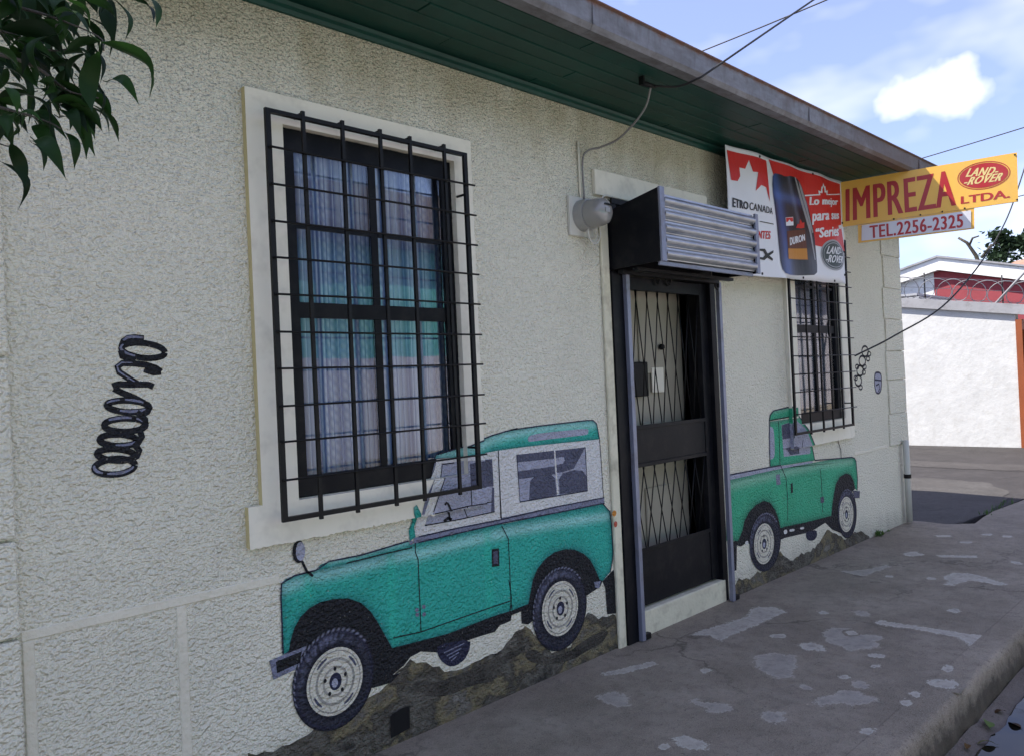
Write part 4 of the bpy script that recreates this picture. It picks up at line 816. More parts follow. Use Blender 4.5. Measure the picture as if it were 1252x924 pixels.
for i in range(5): j = (i+1) % 5; bm.faces.new((a[i], a[j], b[j], b[i]))
bm.faces.new(a[::-1]); bm.faces.new(b); bmesh.ops.recalc_face_normals(bm, faces=bm.faces[:]); child_of(bmobj('side_panel', bm, M_BLACK), sh)
sp('side_panel', (SX1-.004, SX1+.004, SY, -.03, 2.255, 2.64), M_BLACK)
sp('end_strip', (SX0-.006, SX0+.040, SY-.018, SY-.002, 2.252, 2.680), M_RAIL); sp('end_strip', (SX1-.034, SX1+.006, SY-.018, SY-.002, 2.252, 2.650), M_RAIL)
ns = 5; zt, zbm = 2.645, 2.262; hs = (zt-zbm)/ns
for i in range(ns):
    z1 = zt-i*hs; z0 = z1-hs+.004; bm = bmesh.new(); pr = []
    for q in range(9):
        a_ = math.pi*q/8; pr.append((SY+.004-.026*math.sin(a_)**.8, z1-.012-(hs-.022)*q/8))
    pr = [(SY+.006, z1)]+pr+[(SY+.006, z0)]+[(SY+.012, z0), (SY+.012, z1)]
    r1 = [bm.verts.new((SX0+.041, *p)) for p in pr]; r2 = [bm.verts.new((SX1-.035, *p)) for p in pr]
    for u in range(len(pr)): v_ = (u+1) % len(pr); bm.faces.new((r1[u], r1[v_], r2[v_], r2[u]))
    bmesh.ops.recalc_face_normals(bm, faces=bm.faces[:]); child_of(bmobj('slat', bm, M_SLAT, smooth=False), sh)
mktube('roll', [(SX0+.01, -.18, 2.45), (SX1-.01, -.18, 2.45)], .15, M_SLAT, sh, 20)
sp('bottom_rail', (SX0+.02, SX1-.02, -.352, -.34, 2.236, 2.262), M_RAIL); sp('bottom_rail', (SX0+.02, SX1-.01, -.20, -.16, 2.226, 2.246), M_IRON); sp('bottom_rail', (SX0+.02, SX1-.01, -.09, -.05, 2.222, 2.246), M_IRON)
# back frame of the box, open at the top towards the wall
sp('head_bar', (SX0, SX1, -.045, -.030, 2.645, 2.680), M_IRON); sp('head_bar', (SX0, SX0+.04, -.045, -.004, 2.60, 2.644), M_IRON); sp('cross_bracket', (4.12, 4.15, -.34, -.05, 2.62, 2.64), M_IRON)
for x0, x1, zt_ in ((3.902, 3.936, 2.236), (4.972, 5.006, 2.236)):
    bm = bmesh.new(); box(bm, x0, x1, -.062, -.032, .004, zt_, bev=.002)
    q = child_of(bmobj('guide_rail', bm, M_RAIL), sh)
    bm = bmesh.new(); box(bm, x1+.001, x1+.055, -.062, -.03, .004, .04, bev=.003); r2 = bmobj('floor_bracket', bm, M_IRON); r2.parent = q; r2.matrix_parent_inverse = Matrix.Identity(4)
bm = bmesh.new(); tube(bm, [(4.95+.022*math.cos(t*.5236), -.06, 2.215+.028*math.sin(t*.5236)) for t in range(12)], .008, 6, closed=True); child_of(bmobj('padlock_ring', bm, M_IRON), sh)

# ------------------------------------------------------------------ electric meter and cables
M_PLATE = mat('meter_board', smoothpaint, (.60, .59, .53), .06, .6)
M_METER = mat('grey_meter_case', smoothpaint, (.34, .34, .33), .06, .35, .001, 30, metal=.2)
k = NT('meter_dome_glass'); M_DOME = k.fin((.27, .265, .25), .15, None, spec=.5); k.b.inputs['Coat Weight'].default_value = .5
met = thing('electric_meter', (3.55, -.01, 2.54), 'round grey electricity meter with looped wires on a cream board left of the shutter', 'meter')
mkbox('backing_board', (3.452, 3.66, -.022, -.001, 2.425, 2.652), M_PLATE, met, .003)
bm = bmesh.new(); cylY(bm, 3.565, 2.545, -.085, -.022, .088, 32, .092); child_of(bmobj('base_ring', bm, M_METER, smooth=False), met)
bm = bmesh.new(); ring = None
for q, (y, r) in enumerate(((-.086, .082), (-.15, .080), (-.185, .072), (-.20, .05), (-.205, .002))):
    cur = [bm.verts.new((3.565+r*math.cos(2*math.pi*t/32), y, 2.545+r*math.sin(2*math.pi*t/32))) for t in range(32)]
    if ring:
        for t in range(32): bm.faces.new((ring[t], ring[(t+1) % 32], cur[(t+1) % 32], cur[t]))
    ring = cur
bmesh.ops.recalc_face_normals(bm, faces=bm.faces[:]); dome = child_of(bmobj('dome', bm, M_DOME, smooth=True), met)
mkbox('dial_plate', (3.54, 3.615, -.2065, -.203, 2.575, 2.585), M_IRON, met); mkbox('dial_plate', (3.545, 3.585, -.2075, -.204, 2.535, 2.56), M_METER, met)
M_WIREG = mat('grey_cable', smoothpaint, (.22, .21, .20)); M_WIREB = mat('black_cable', smoothpaint, (.02, .02, .02))
for kx in range(3):
    r = .055+kx*.012
    bm = bmesh.new(); tube(bm, [(3.60+r*.7*math.cos(t*.35+kx), -.05-.012*kx, 2.45+r*math.sin(t*.35+kx)*.9) for t in range(16)], .0045, 5); child_of(bmobj('wire_loop', bm, M_PLATE), met)
child_of(bmobj('wire_loop', (lambda b: (tube(b, spline([(3.64, -.05, 2.52), (3.70, -.05, 2.62), (3.74, -.045, 2.68), (3.84, -.035, 2.69)]), .005, 5), b)[1])(bmesh.new()), M_PLATE), met)
mktube('conduit', [(3.565, -.012, 2.62), (3.565, -.012, 2.98)], .007, M_TRIM, met, 8)
ins = (3.66, -.47, 3.19)
drop = [bmobj('entry_cable', (lambda b: (tube(b, spline([ins, (3.68, -.40, 3.08), (3.70, -.22, 2.98), (3.68, -.09, 2.95), (3.62, -.035, 2.93), (3.575, -.03, 2.86), (3.575, -.03, 2.64)], 8), .006, 6), b)[1])(bmesh.new()), M_WIREG, smooth=True)]
tag(drop[0], 'grey cable dropping from the eaves bracket to the electricity meter', 'cable')
br = thing('cable_bracket', (3.64, -.47, 3.2), 'small dark insulator bracket under the green eaves', 'bracket')
mkbox('bracket_arm', (3.565, 3.58, -.485, -.455, 3.175, 3.221), M_IRON, br); mktube('insulator', [(3.575, -.47, 3.185), (3.69, -.478, 3.19)], [.016, .010], M_IRON, br, 8)
POLE = (11.25, -1.50)
tag(mktube('service_cable', spline([ins, (3.73, -.60, 3.165), (3.722, -.745, 3.17)], 4)[:-1]+sagline((3.722, -.745, 3.17), (POLE[0], POLE[1], 7.75), -.03), .0062, M_WIREB), 'black twisted service cable rising from the eaves over the gutter into the sky', 'cable')
tag(mktube('overhead_cable', sagline((13.3, 9.0, 7.7), (POLE[0], POLE[1], 7.0), .12), .011, M_WIREB), 'thin overhead cable crossing the sky above the roof, topmost', 'cable')
POLE2 = (14.9, -2.8)
tag(mktube('overhead_cable', sagline((20.5, 9.2, 6.15), (POLE2[0], POLE2[1], 5.62), .10, 20), .010, M_WIREB), 'thin overhead cable crossing the sky just above the yellow sign', 'cable')
tag(mktube('overhead_cable', sagline((21.5, 8.9, 4.9), (POLE2[0]+.05, POLE2[1], 4.5), .05, 20), .009, M_WIREB), 'faint overhead cable emerging behind the right end of the yellow sign', 'cable')
tag(mktube('guy_cable', spline([(7.14, -.118, 1.70), (7.6, -.30, 1.87), (8.343, -.549, 2.192), (9.373, -.733, 2.865), (9.933, -.875, 3.599), (10.6, -1.15, 5.1), (POLE[0], POLE[1], 7.0)], 8), .0075, M_WIREB), 'black cable sagging from the far window grille up past the yellow sign', 'cable')
M_POLE = mat('concrete_pole', smoothpaint, (.33, .32, .30), .1, .85, .003)
for P_, lb in ((POLE, 'concrete utility pole on the pavement past the workshop corner'), (POLE2, 'concrete utility pole at the far side of the junction, beyond the nearer pole')):
    po = thing('utility_pole', (P_[0], P_[1], 0), lb, 'pole', 'utility poles along the street')
    mktube('pole_shaft', [(*P_, -.25), (*P_, 8.3)], [.15, .10], M_POLE, po, 12); mkbox('crossarm', (P_[0]-.05, P_[0]+.05, P_[1]-.8, P_[1]+.8, 7.75, 7.85), M_POLE, po)

# ------------------------------------------------------------------ murals
NAVY = (.020, .022, .050); LILAC = (.36, .37, .46); LILACD = (.20, .21, .29); WHITE = (.60, .60, .60)
M_TEAL = mat('mural_teal', wallpaint, (.03, .3, .24), .06, True)
M_PNAVY = mat('mural_navy', wallpaint, NAVY, .3); M_PBLACK = mat('mural_black', wallpaint, (.010, .011, .014), .25)
M_PLILAC = mat('mural_lilac', wallpaint, LILAC, .14); M_PLILACD = mat('mural_dark_lilac', wallpaint, LILACD, .18)
M_PGLASSD = mat('mural_slate', wallpaint, (.085, .09, .135), .22); M_PWHITE = mat('mural_white', wallpaint, (.68, .675, .655), .06)
M_PCREAM = mat('mural_bone', wallpaint, (.66, .63, .52), .10); M_PCREAMD = mat('mural_dull_bone', wallpaint, (.33, .32, .28), .15)
M_PORANGE = mat('mural_orange', wallpaint, (.62, .26, .05), .15); M_PRED = mat('mural_red', wallpaint, (.50, .10, .06), .15)
k = NT('mural_rock'); h, a = stucco_height(k); n1 = k.noise(3.4, 6, .66, k.scaled(1, 1, 1.5), dist=.25); n2 = k.noise(8, 5, .65)
rp = k.n('ShaderNodeValToRGB'); e = rp.color_ramp.elements; e[0].position = .30; e[0].color = (.025, .024, .022, 1); e[1].position = .80; e[1].color = (.24, .225, .19, 1)
for p_, c_ in ((.40, (.15, .14, .115)), (.48, (.075, .068, .054)), (.56, (.21, .18, .105)), (.64, (.13, .12, .10)), (.71, (.25, .235, .20))):
    q = e.new(p_); q.color = (*c_, 1)
k.l(n1, rp.inputs[0]); c = k.mix(k.math('MULTIPLY', k.ramp(n2, .48, .7), .35), rp.outputs[0], (.06, .057, .048))
c = k.mix(k.math('MULTIPLY', k.ramp(k.noise(60, 3, .6), .72, .76), .5), c, (.5, .48, .42))
M_PROCK = k.fin(c, .8, k.bump(h, .012, .95), spec=.2)
k = NT('mural_rock_dark'); h, a = stucco_height(k); M_PROCKD = k.fin(k.mix(k.ramp(k.noise(6, 5, .65), .3, .7), (.030, .028, .025), (.11, .10, .082)), .8, k.bump(h, .012, .95), spec=.2)
k = NT('mural_tyre'); at = k.n('ShaderNodeAttribute'); at.attribute_name = 'Col'; h, a = stucco_height(k); M_PTYRE = k.fin(at.outputs['Color'], .65, k.bump(h, .010, .9), spec=.3)

def wheel(root, we, re, layer, lit=-1, seed=1, cap=True):
    """a painted wheel: tyre with pale tread ticks and brushed sidewall; rim with hub, studs and slots"""
    n = 96; rad = [1.0, .965, .93, .86, .79, .72, max(re[2]/we[2], re[3]/we[3])*.94]; bm = bmesh.new(); rows = []; cols = []
    rnd = random.Random(seed)
    for q, kk in enumerate(rad):
        row = []
        for i in range(n):
            a = 2*math.pi*i/n; t = q/(len(rad)-1); cx = we[0]*(1-t)+re[0]*t; cz = we[1]*(1-t)+re[1]*t
            row.append(bm.verts.new((cx+we[2]*kk*math.cos(a), 0, cz+we[3]*kk*math.sin(a))))
            lt = max(0, math.cos(a-R(115)))**1.5; nn = rnd.random()
            if q == 0: c = (.010, .011, .016)
            elif q == 1: c = (.24, .25, .33) if (i % 2 == 0 and lt > .05) else (.012, .012, .02)
            elif q == 2: c = (.022, .023, .045)
            elif q in (3, 4): v = .02+(.14*lt+.018)*nn; c = (v*.85, v*.9, v*1.35)
            else: c = (.013, .014, .024)
            cols.append(c)
        rows.append(row)
    for q in range(len(rad)-1):
        for i in range(n):
            j = (i+1) % n; f = bm.faces.new((rows[q][i], rows[q][j], rows[q+1][j], rows[q+1][i])); f.normal_update()
            if f.normal.y > 0: f.normal_flip()
    for v in bm.verts: v.co.y = -(.0008+LAY*layer)
    o = bmobj('tyre', bm, M_PTYRE); at = o.data.color_attributes.new('Col', 'FLOAT_COLOR', 'POINT')
    b = np.ones((len(cols), 4), dtype=np.float32); b[:, :3] = cols; at.data.foreach_set('color', b.ravel()); child_of(o, root)
    def sub(name, poly, ly, m):
        bm = polybm(poly) if not isinstance(poly, bmesh.types.BMesh) else poly
        drape(bm, .0008+LAY*(layer+ly)); q = bmobj(name, bm, m); q.parent = o; q.matrix_parent_inverse = Matrix.Identity(4); return q
    sub('rim', [ellpts(re, 40)], 1, M_PCREAM)
    ring = [ellpts(re, 40, kk) for kk in (.70, .66)]
    for kk, wd, m in ((.90, .005, M_PCREAMD), (.66, .011, M_PCREAMD), (.42, .010, M_PCREAMD)):
        p = ellpts(re, 48, kk); sub('rim_ring', ribbon([(x, z) for x, z in p]+[p[0]], wd), 2, m)
    for a0 in (20, 110, 200, 290):
        p = [(re[0]+re[2]*.80*math.cos(R(a0+t*6)), re[1]+re[3]*.80*math.sin(R(a0+t*6))) for t in range(6)]; sub('rim_slot', ribbon(p, .011, taper=True), 3, M_PGLASSD)
    for a0 in range(5):
        e = (re[0]+re[2]*.38*math.cos(R(a0*72+18)), re[1]+re[3]*.38*math.sin(R(a0*72+18)), re[2]*.055, re[3]*.065); sub('wheel_stud', [ellpts(e, 10)], 3, M_PBLACK)
    sub('hub', [ellpts((re[0], re[1], re[2]*.22, re[3]*.26), 20)], 3, M_PNAVY); sub('hub', [ellpts((re[0]-.004, re[1]-.006, re[2]*.11, re[3]*.14), 14)], 4, M_PLILAC)
    return o
def body_shade(base, light, dark, hl, streaks, wdt=.026, edge=.024):
    segs = hl
    def fn(P, de):
        c = np.tile(np.array(base)[None], (len(P), 1))
        d = segdist(P, hl); t = np.exp(-(d/wdt)**2)*.9+np.exp(-(d/(wdt*2.2))**2)*.0; c = c*(1-t[:, None])+np.array(light)[None]*t[:, None]
        for x, wd, amt in streaks:
            t = np.exp(-((P[:, 0]-x)/wd)**2)*amt; c = c*(1-t[:, None])+np.array((base[0]*1.1, base[1]*1.35, base[2]*1.2))[None]*t[:, None]
        t = np.exp(-de/edge)*.62; c = c*(1-t[:, None])+np.array(dark)[None]*t[:, None]
        nn = np.array([mnoise.noise(Vector((p[0]*6, 0, p[1]*6)))*.5+mnoise.noise(Vector((p[0]*25, 3, p[1]*25)))*.3 for p in P]); return c*(1+.16*nn[:, None])
    return fn
def hlsort(pts):
    p = sorted(pts); return p
def ragged(p, step=.03, j=.007, seed=1):
    r = random.Random(seed); o = []
    for i in range(len(p)-1):
        a, b = p[i], p[i+1]; n = max(1, int(math.dist(a, b)/step))
        for k_ in range(n): o.append((a[0]+(b[0]-a[0])*k_/n+r.gauss(0, j*.4), a[1]+(b[1]-a[1])*k_/n+r.gauss(0, j)))
    return o+[p[-1]]
def mural_truck(pre, name, label, base, light, dark):
    D = {k_[3:]: v_ for k_, v_ in DATA.items() if k_.startswith(pre+'_')}
    xs = [p[0] for p in D['body']]
    t = thing(name, ((min(xs)+max(xs))/2, 0, 0), label, 'mural')
    def poly(nm, pts, ly, m): return psheet(nm, polybm(pts), ly, m, t)
    rock = smoothpoly(D['rock'])
    return t, D, poly
TEAL = (.034, .445, .345); TEALL = (.38, .76, .70); TEALD = (.008, .07, .10)
t, D, poly = mural_truck('t1', 'truck_mural', 'painted teal off-road truck with white hard top under the near window', TEAL, TEALL, TEALD)
poly('painted_rock', [ragged(D['rock'])+[(3.72, -.15), (1.45, -.15)]], 0, M_PROCK)
poly('painted_rock', [smoothpoly(D['rock_a'])], 1, M_PROCKD); poly('painted_rock', [smoothpoly(D['rock_b'])], 1, M_PROCKD)
poly('underbody', [D['under']], 2, M_PBLACK)
poly('mud_flap', [D['flap']], 3, M_PBLACK); poly('axle', [D['axle']], 4, M_PLILACD)
poly('fuel_tank', [smoothpoly(D['tank'])], 4, M_PNAVY)
for f in (.25, .45, .62, .78):
    x0, x1, z0, z1 = 2.385+.02*f, 2.56-.04*f, .355, .262; z = z0+(z1-z0)*f
    psheet('tank_rib', ribbon([(x0+.02*f*3, z), (x1-.02*f*3, z+.012)], .006), 5, M_PLILACD, t)
hl = sorted(D['hl'])
shaded_sheet('body', D['body'], 4, M_TEAL, t, body_shade(TEAL, TEALL, TEALD, hl, [(1.70, .022, .5), (2.12, .022, .5), (2.72, .025, .5)]))
shaded_sheet('bonnet', D['bonnet'], 5, M_TEAL, t, body_shade(TEAL, TEALL, TEALD, D['bonnet'][2:5], [], .015, .010), .02)
poly('hard_top', [D['cab']], 4, M_PWHITE)
shaded_sheet('roof', D['roof'], 5, M_TEAL, t, body_shade(TEAL, TEALL, TEALD, sorted(D['roofhl']), [], .028, .014), .02)
poly('roof_light', [smoothpoly(D['slot'])], 6, M_PLILAC)
poly('waist_band', [D['band']], 6, M_PLILACD)
rw = poly('side_window', [D['rwin']], 5, M_PLILAC)
for p in D['dark']: poly('window_shade', [p], 6, M_PGLASSD)
psheet('window_divider', ribbon(D['rwline'], .012), 7, M_PWHITE, t)
poly('door_window', [D['dwin']], 5, M_PLILAC); poly('window_shade', [D['ddark']], 6, M_PGLASSD); poly('window_shade', [D['ddark2']], 6, M_PGLASSD)
poly('windscreen_pillar', [D['pillar']], 6, M_PLILACD)
shaded_sheet('wing_vent', D['vent'], 7, M_TEAL, t, body_shade(TEAL, TEALL, TEALD, D['vent'][:2], [], .012, .010), .02)
for l in D['lines']: psheet('panel_line', ribbon(l, .0055), 8, M_PBLACK, t)
for l in D['outline']: psheet('outline', ribbon(l, .0065), 9, M_PNAVY, t)
psheet('steering_wheel', ribbon(D['steer2'], .016, ribbon(D['steer'], .012)), 9, M_PBLACK, t)
poly('door_handle', [D['handle']], 8, M_PBLACK); q = D['handle']; cxh = sum(p[0] for p in q)/4; czh = sum(p[1] for p in q)/4
poly('door_handle', [[(cxh+(x-cxh)*.6, czh+(z-czh)*.72) for x, z in q]], 9, M_PGLASSD)
for p in D['hinge']: poly('hinge', [smoothpoly(p)], 9, M_PLILACD)
me_ = D['mirror']; poly('wing_mirror', [ellpts((me_[0]-.004, me_[1], me_[2]*1.12, me_[3]*1.1), 20)], 9, M_PBLACK); poly('wing_mirror', [ellpts((me_[0]+.004, me_[1], me_[2]*.85, me_[3]*.92), 20)], 10, M_PLILAC); psheet('mirror_stalk', ribbon(D['stalk'], .011), 9, M_PBLACK, t)
poly('bumper', [D['bumper']], 8, M_PLILACD); poly('bumper', [D['bumper2']], 9, M_PBLACK)
wheel(t, D['fw'], D['fr'], 9, seed=3); wheel(t, D['rw'], D['rr'], 9, seed=4)
def on_trim(bm, lift):
    for v in bm.verts: v.co.y = -.022-lift
for nm, m in (('lamp1', M_PORANGE), ('lamp2', M_PRED)): psheet('tail_lamp', polybm([ellpts(D[nm], 14)]), 2, m, t, on_trim)

GRN = (.050, .43, .235); GRNL = (.30, .64, .44); GRND = (.010, .075, .055)
t, D, poly = mural_truck('t2', 'pickup_mural', 'painted green pickup truck on rocks under the far window, right of the doorway', GRN, GRNL, GRND)
poly('painted_rock', [ragged(D['rock'], .04, .009)+[(7.7, -.15), (5.07, -.15)]], 0, M_PROCK)
poly('underbody', [D['under']], 2, M_PBLACK); poly('mud_flap', [D['flap']], 3, M_PBLACK); poly('fuel_tank', [smoothpoly(D['tank'])], 3, M_PNAVY)
for g_ in D['gaps']: poly('chassis_gap', [smoothpoly(g_)], 3, M_PWHITE)
shaded_sheet('body', D['body'], 4, M_TEAL, t, body_shade(GRN, GRNL, GRND, sorted(D['hl']), [(5.85, .02, .3)], .035, .03), .03)
shaded_sheet('cab', D['cab'], 5, M_TEAL, t, body_shade(GRN, GRNL, GRND, D['cab'][:2], [], .02, .012), .03)
shaded_sheet('roof', D['roof'], 6, M_TEAL, t, body_shade(GRN, GRNL, GRND, D['roof'][2:6], [], .02, .012), .03)
poly('load_bed_rail', [D['band']], 6, M_PLILAC)
poly('rear_window', [smoothpoly(D['rwin'])], 6, M_PLILAC); poly('door_window', [D['dwin']], 6, M_PLILAC)
for p in D['ddark']: poly('window_shade', [p], 7, M_PGLASSD)
for l in D['lines']: psheet('panel_line', ribbon(l, .009), 8, M_PBLACK, t)
for l in D['outline']: psheet('outline', ribbon(l, .010), 9, M_PNAVY, t)
poly('bumper', [D['bumper']], 7, M_PGLASSD); poly('door_handle', [D['handle']], 8, M_PBLACK); poly('filler_cap', [D['vent']], 8, M_PLILACD)
for p in D['hinge']: poly('hinge', [p], 9, M_PGLASSD)
for za, zb, m_ in ((.872, .915, M_TEAL), (.9155, 1.175, M_PLILAC), (1.1755, 1.298, M_TEAL)):   # paint carried round the edge of the window surround
    za = max(za, .975)
    if zb <= za: continue
    bm = bmesh.new(); bm.faces.new([bm.verts.new(c_) for c_ in ((6.0585, -.0325, za), (6.0585, -.0005, za), (6.0585, -.0005, zb), (6.0585, -.0325, zb))]); o_ = bmobj('cab_edge', bm, m_); child_of(o_, t)
    at_ = o_.data.color_attributes.new('Col', 'FLOAT_COLOR', 'POINT')
    for d_ in at_.data: d_.color = (*GRN, 1)
wheel(t, D['fw'], D['fr'], 9, seed=5); wheel(t, D['rw'], D['rr'], 9, seed=6)

t = thing('coil_spring_painting', (1.0, 0, 1.34), 'painted dark coil spring on the bare wall left of the near window', 'mural')
rc = random.Random(2)
for i, c in enumerate(DATA['coil']):
    psheet('coil_turn', ribbon(c, .0225), i*.35, M_PBLACK, t)
    j = rc.randint(0, 3)
    while j < len(c)-4:
        n_ = rc.randint(4, 9)
        if rc.random() < .55: psheet('coil_highlight', ribbon([(x-.002, z+.003) for x, z in c[j:j+n_]], rc.uniform(.006, .011), taper=True), i*.35+.2, M_PLILACD, t)
        j += n_
t = thing('chain_painting', (7.58, 0, 1.4), 'painted black outline of a short chain beside the far window grille', 'mural')
for e in DATA['chain']:
    p = ellpts(e, 22); psheet('chain_link', ribbon(p+[p[0], p[1]], .020), 0, M_PBLACK, t)
for e in DATA['chainlobes']:
    p = ellpts(e, 14); psheet('chain_roller', ribbon(p+[p[0], p[1]], .014), 1, M_PBLACK, t)
t = thing('piston_painting', (7.95, 0, 1.33), 'small painted lilac piston on the wall near the right corner', 'mural')
psheet('piston_body', polybm([smoothpoly(DATA['piston'])]), 0, M_PLILAC, t); pp = smoothpoly(DATA['piston']); psheet('outline', ribbon(pp+[pp[0]], .018), 1, M_PNAVY, t)
for l in DATA['piston_l']: psheet('piston_detail', ribbon(l, .016), 1, M_PNAVY, t)

# ------------------------------------------------------------------ banner
def vinyl(name, col, rough=.45):
    k = NT(name); n = k.noise(3, 4); return k.fin(k.mix(k.ramp(n, .3, .7), tuple(x*.94 for x in col), col), rough, k.bump(k.noise(7, 3, .5, k.scaled(1, 1, .5)), .012, .35), spec=.4)
V_W = mat('vinyl_white', vinyl, (.72, .73, .76)); V_R = mat('vinyl_red', vinyl, (.56, .022, .020)); V_NV = mat('vinyl_bottle_blue', vinyl, (.012, .016, .045)); V_K = mat('vinyl_black', vinyl, (.012, .012, .014))
V_BL = mat('vinyl_sheen_blue', vinyl, (.05, .09, .24)); V_OR = mat('vinyl_orange', vinyl, (.50, .20, .02)); V_BR = mat('vinyl_brown', vinyl, (.10, .025, .012)); V_GY = mat('vinyl_grey', vinyl, (.30, .31, .33)); V_DG = mat('vinyl_dark_green', vinyl, (.035, .055, .06))
k = NT('vinyl_print'); at = k.n('ShaderNodeAttribute'); at.attribute_name = 'Col'; V_AT = k.fin(at.outputs['Color'], .4, k.bump(k.noise(7, 3, .5, k.scaled(1, 1, .5)), .012, .35), spec=.4)
def bwave(x, z):
    u = (x-5.0)/1.95; return -.140-.014*math.sin(u*9+z*2.)*(.4+.6*math.sin((z-2.33)*3.3))-.008*math.sin(u*23+z*5)-.02*math.sin(u*math.pi)
def bdrape(bm, lift):
    co = [v.co for v in bm.verts]; x0, x1, z0, z1 = min(c.x for c in co), max(c.x for c in co), min(c.z for c in co), max(c.z for c in co)
    cutlines(bm, [x for x in np.arange(5.0, 7.0, .05) if x0 < x < x1], [z for z in np.arange(2.3, 3.3, .08) if z0 < z < z1])
    for v in bm.verts: v.co.y = bwave(v.co.x, v.co.z)-lift*3.2+v.co.y*2
ban = thing('vinyl_banner', (5.98, -.15, 2.3), 'red and white vinyl oil banner hung under the eaves right of the shutter', 'banner')
bq = [(5.009, 3.192), (6.950, 3.215), (6.941, 2.323), (5.012, 2.285)]
def bp(name, bm, ly, m): return psheet(name, bm, ly, m, ban, bdrape)
bm = polybm([bq]); bdrape(bm, 0); sh_ = bmobj('banner_sheet', bm, V_W, smooth=True); so = sh_.modifiers.new('thickness', 'SOLIDIFY'); so.thickness = .0012; so.offset = 1; child_of(sh_, ban)
B = DATA['ban']
def clipz(p, zm=3.185): return [(x, min(z, zm)) for x, z in p]
bp('maple_leaf_panel', polybm([clipz(B['red_left'])]), 1, V_R); bp('red_panel', polybm([clipz(B['red_main'])]), 1, V_R)
bt_ = clipz(B['bottle'])
def bottle_fn(P, de):
    lo = np.interp(P[:, 1], [2.33, 2.6, 2.9, 3.1], [5.70, 5.68, 5.64, 5.60]); hi = np.interp(P[:, 1], [2.33, 2.6, 2.9, 3.1], [6.42, 6.38, 6.22, 6.10]); u = (P[:, 0]-lo)/(hi-lo)
    c = np.tile(np.array((.008, .010, .020))[None], (len(P), 1)); t_ = np.exp(-((u-.16)/.13)**2); c += np.array((.03, .07, .22))[None]*t_[:, None]; t_ = np.exp(-((u-.62)/.05)**2)*(P[:, 1] > 2.72); c += np.array((.06, .07, .10))[None]*t_[:, None]
    t_ = np.exp(-((P[:, 1]-2.93)/.035)**2); return c+np.array((.03, .06, .18))[None]*t_[:, None]
shaded_sheet('bottle_picture', smoothpoly(bt_), 2, V_AT, ban, bottle_fn, .03, bdrape); pass
bp('bottle_label', polybm([B['label']]), 3, V_BR); bp('bottle_label', polybm([B['label_low']]), 4, V_OR); bp('logo_tile', polybm([B['tile']]), 4, V_W); bp('logo_tile', polybm([B['tile_red']]), 5, V_R); bp('maple_mark', polybm([B['maple']]), 4, V_R)
bp('bottle_handle', polybm([B['hstrip']]), 3, V_GY); bp('bottle_handle', polybm([B['hstrip2']]), 3, V_GY)
bp('rule_line', polybm([B['line']]), 2, V_K); bp('maple_outline', polybm([B['crown']]), 2, V_W); bp('link_mark', polybm([B['cx']]), 2, V_K)
TX = DATA['ban_txt']
for s, m, bold, ly in (('ETRO', V_K, .02, 2), ('CANADA', V_K, .0, 2), ('NTES', V_R, .01, 2), ('Lo mejor', V_W, .012, 2), ('para sus', V_W, .012, 2), ('"Series"', V_W, .012, 2), ('DURON', V_W, .012, 5)):
    bp('lettering', textbm(s if s[0] != '"' else '\u201cSeries\u201d', TX[s], bold, 1.08, fat=.012 if s != 'CANADA' else .004), ly, m)
oc, orr, ot = DATA['ban_oval']; oe = (6.70, 2.552, .225, .130)
bp('oval_badge', polybm([ellpts(oe, 36)]), 2, V_GY); bp('oval_badge', polybm([ellpts((oe[0], oe[1], oe[2]*.9, oe[3]*.88), 36)]), 3, V_DG); p = ellpts((oe[0], oe[1], oe[2]*.8, oe[3]*.78), 36); bp('oval_badge', ribbon(p+[p[0]], .008), 4, V_GY)
def inq(q, ce, k_): return [(ce[0]+(x-ce[0])*k_, ce[1]+(z-ce[1])*k_) for x, z in q]
bp('lettering', textbm('LAND-', [(6.575, 2.618), (6.85, 2.628), (6.845, 2.565), (6.57, 2.555)], .01, 1.1, shear=.12, fat=.008), 5, V_W); bp('lettering', textbm('-ROVER', [(6.55, 2.545), (6.88, 2.556), (6.87, 2.494), (6.56, 2.482)], .01, 1.1, shear=.12, fat=.008), 5, V_W)
for x, z in ((5.44, 2.315), (6.10, 2.325), (6.7, 2.335), (5.45, 3.175), (6.35, 3.185), (6.92, 2.40), (6.92, 2.60), (6.92, 2.85)):
    bm = bmesh.new(); y = bwave(x, z); cylY(bm, x, z, y-.006, y-.0015, .010, 12); child_of(bmobj('grommet', bm, M_IRON), ban)

# ------------------------------------------------------------------ projecting sign
sgn = thing('hanging_sign', (6.93, -.15, 2.67), 'yellow projecting sign with red lettering and a white phone number board below', 'sign')
P0 = Vector((6.93, -.15)); P1 = Vector((7.29, -1.40)); SL = (P1-P0).length; DU = (P1-P0)/SL; NRM = Vector((DU.y, -DU.x))
if NRM.dot(Vector((0, -2.959))-P0) < 0: NRM = -NRM
def sdrape(bm, lift):
    for v in bm.verts:
        u, z = v.co.x, v.co.z; p = P0+DU*u+NRM*(lift-v.co.y); v.co = (p.x, p.y, z)
def sboard(name, q, th, m, back=0.):
    bm = bmesh.new(); f = [bm.verts.new((*(P0+DU*u+NRM*back), z)) for u, z in q]; b = [bm.verts.new((*(P0+DU*u-NRM*(th-back)), z)) for u, z in q]
    bm.faces.new(f); bm.faces.new(b[::-1])
    for i in range(4): j = (i+1) % 4; bm.faces.new((f[i], b[i], b[j], f[j]))
    bmesh.ops.recalc_face_normals(bm, faces=bm.faces[:]); return child_of(bmobj(name, bm, m), sgn)
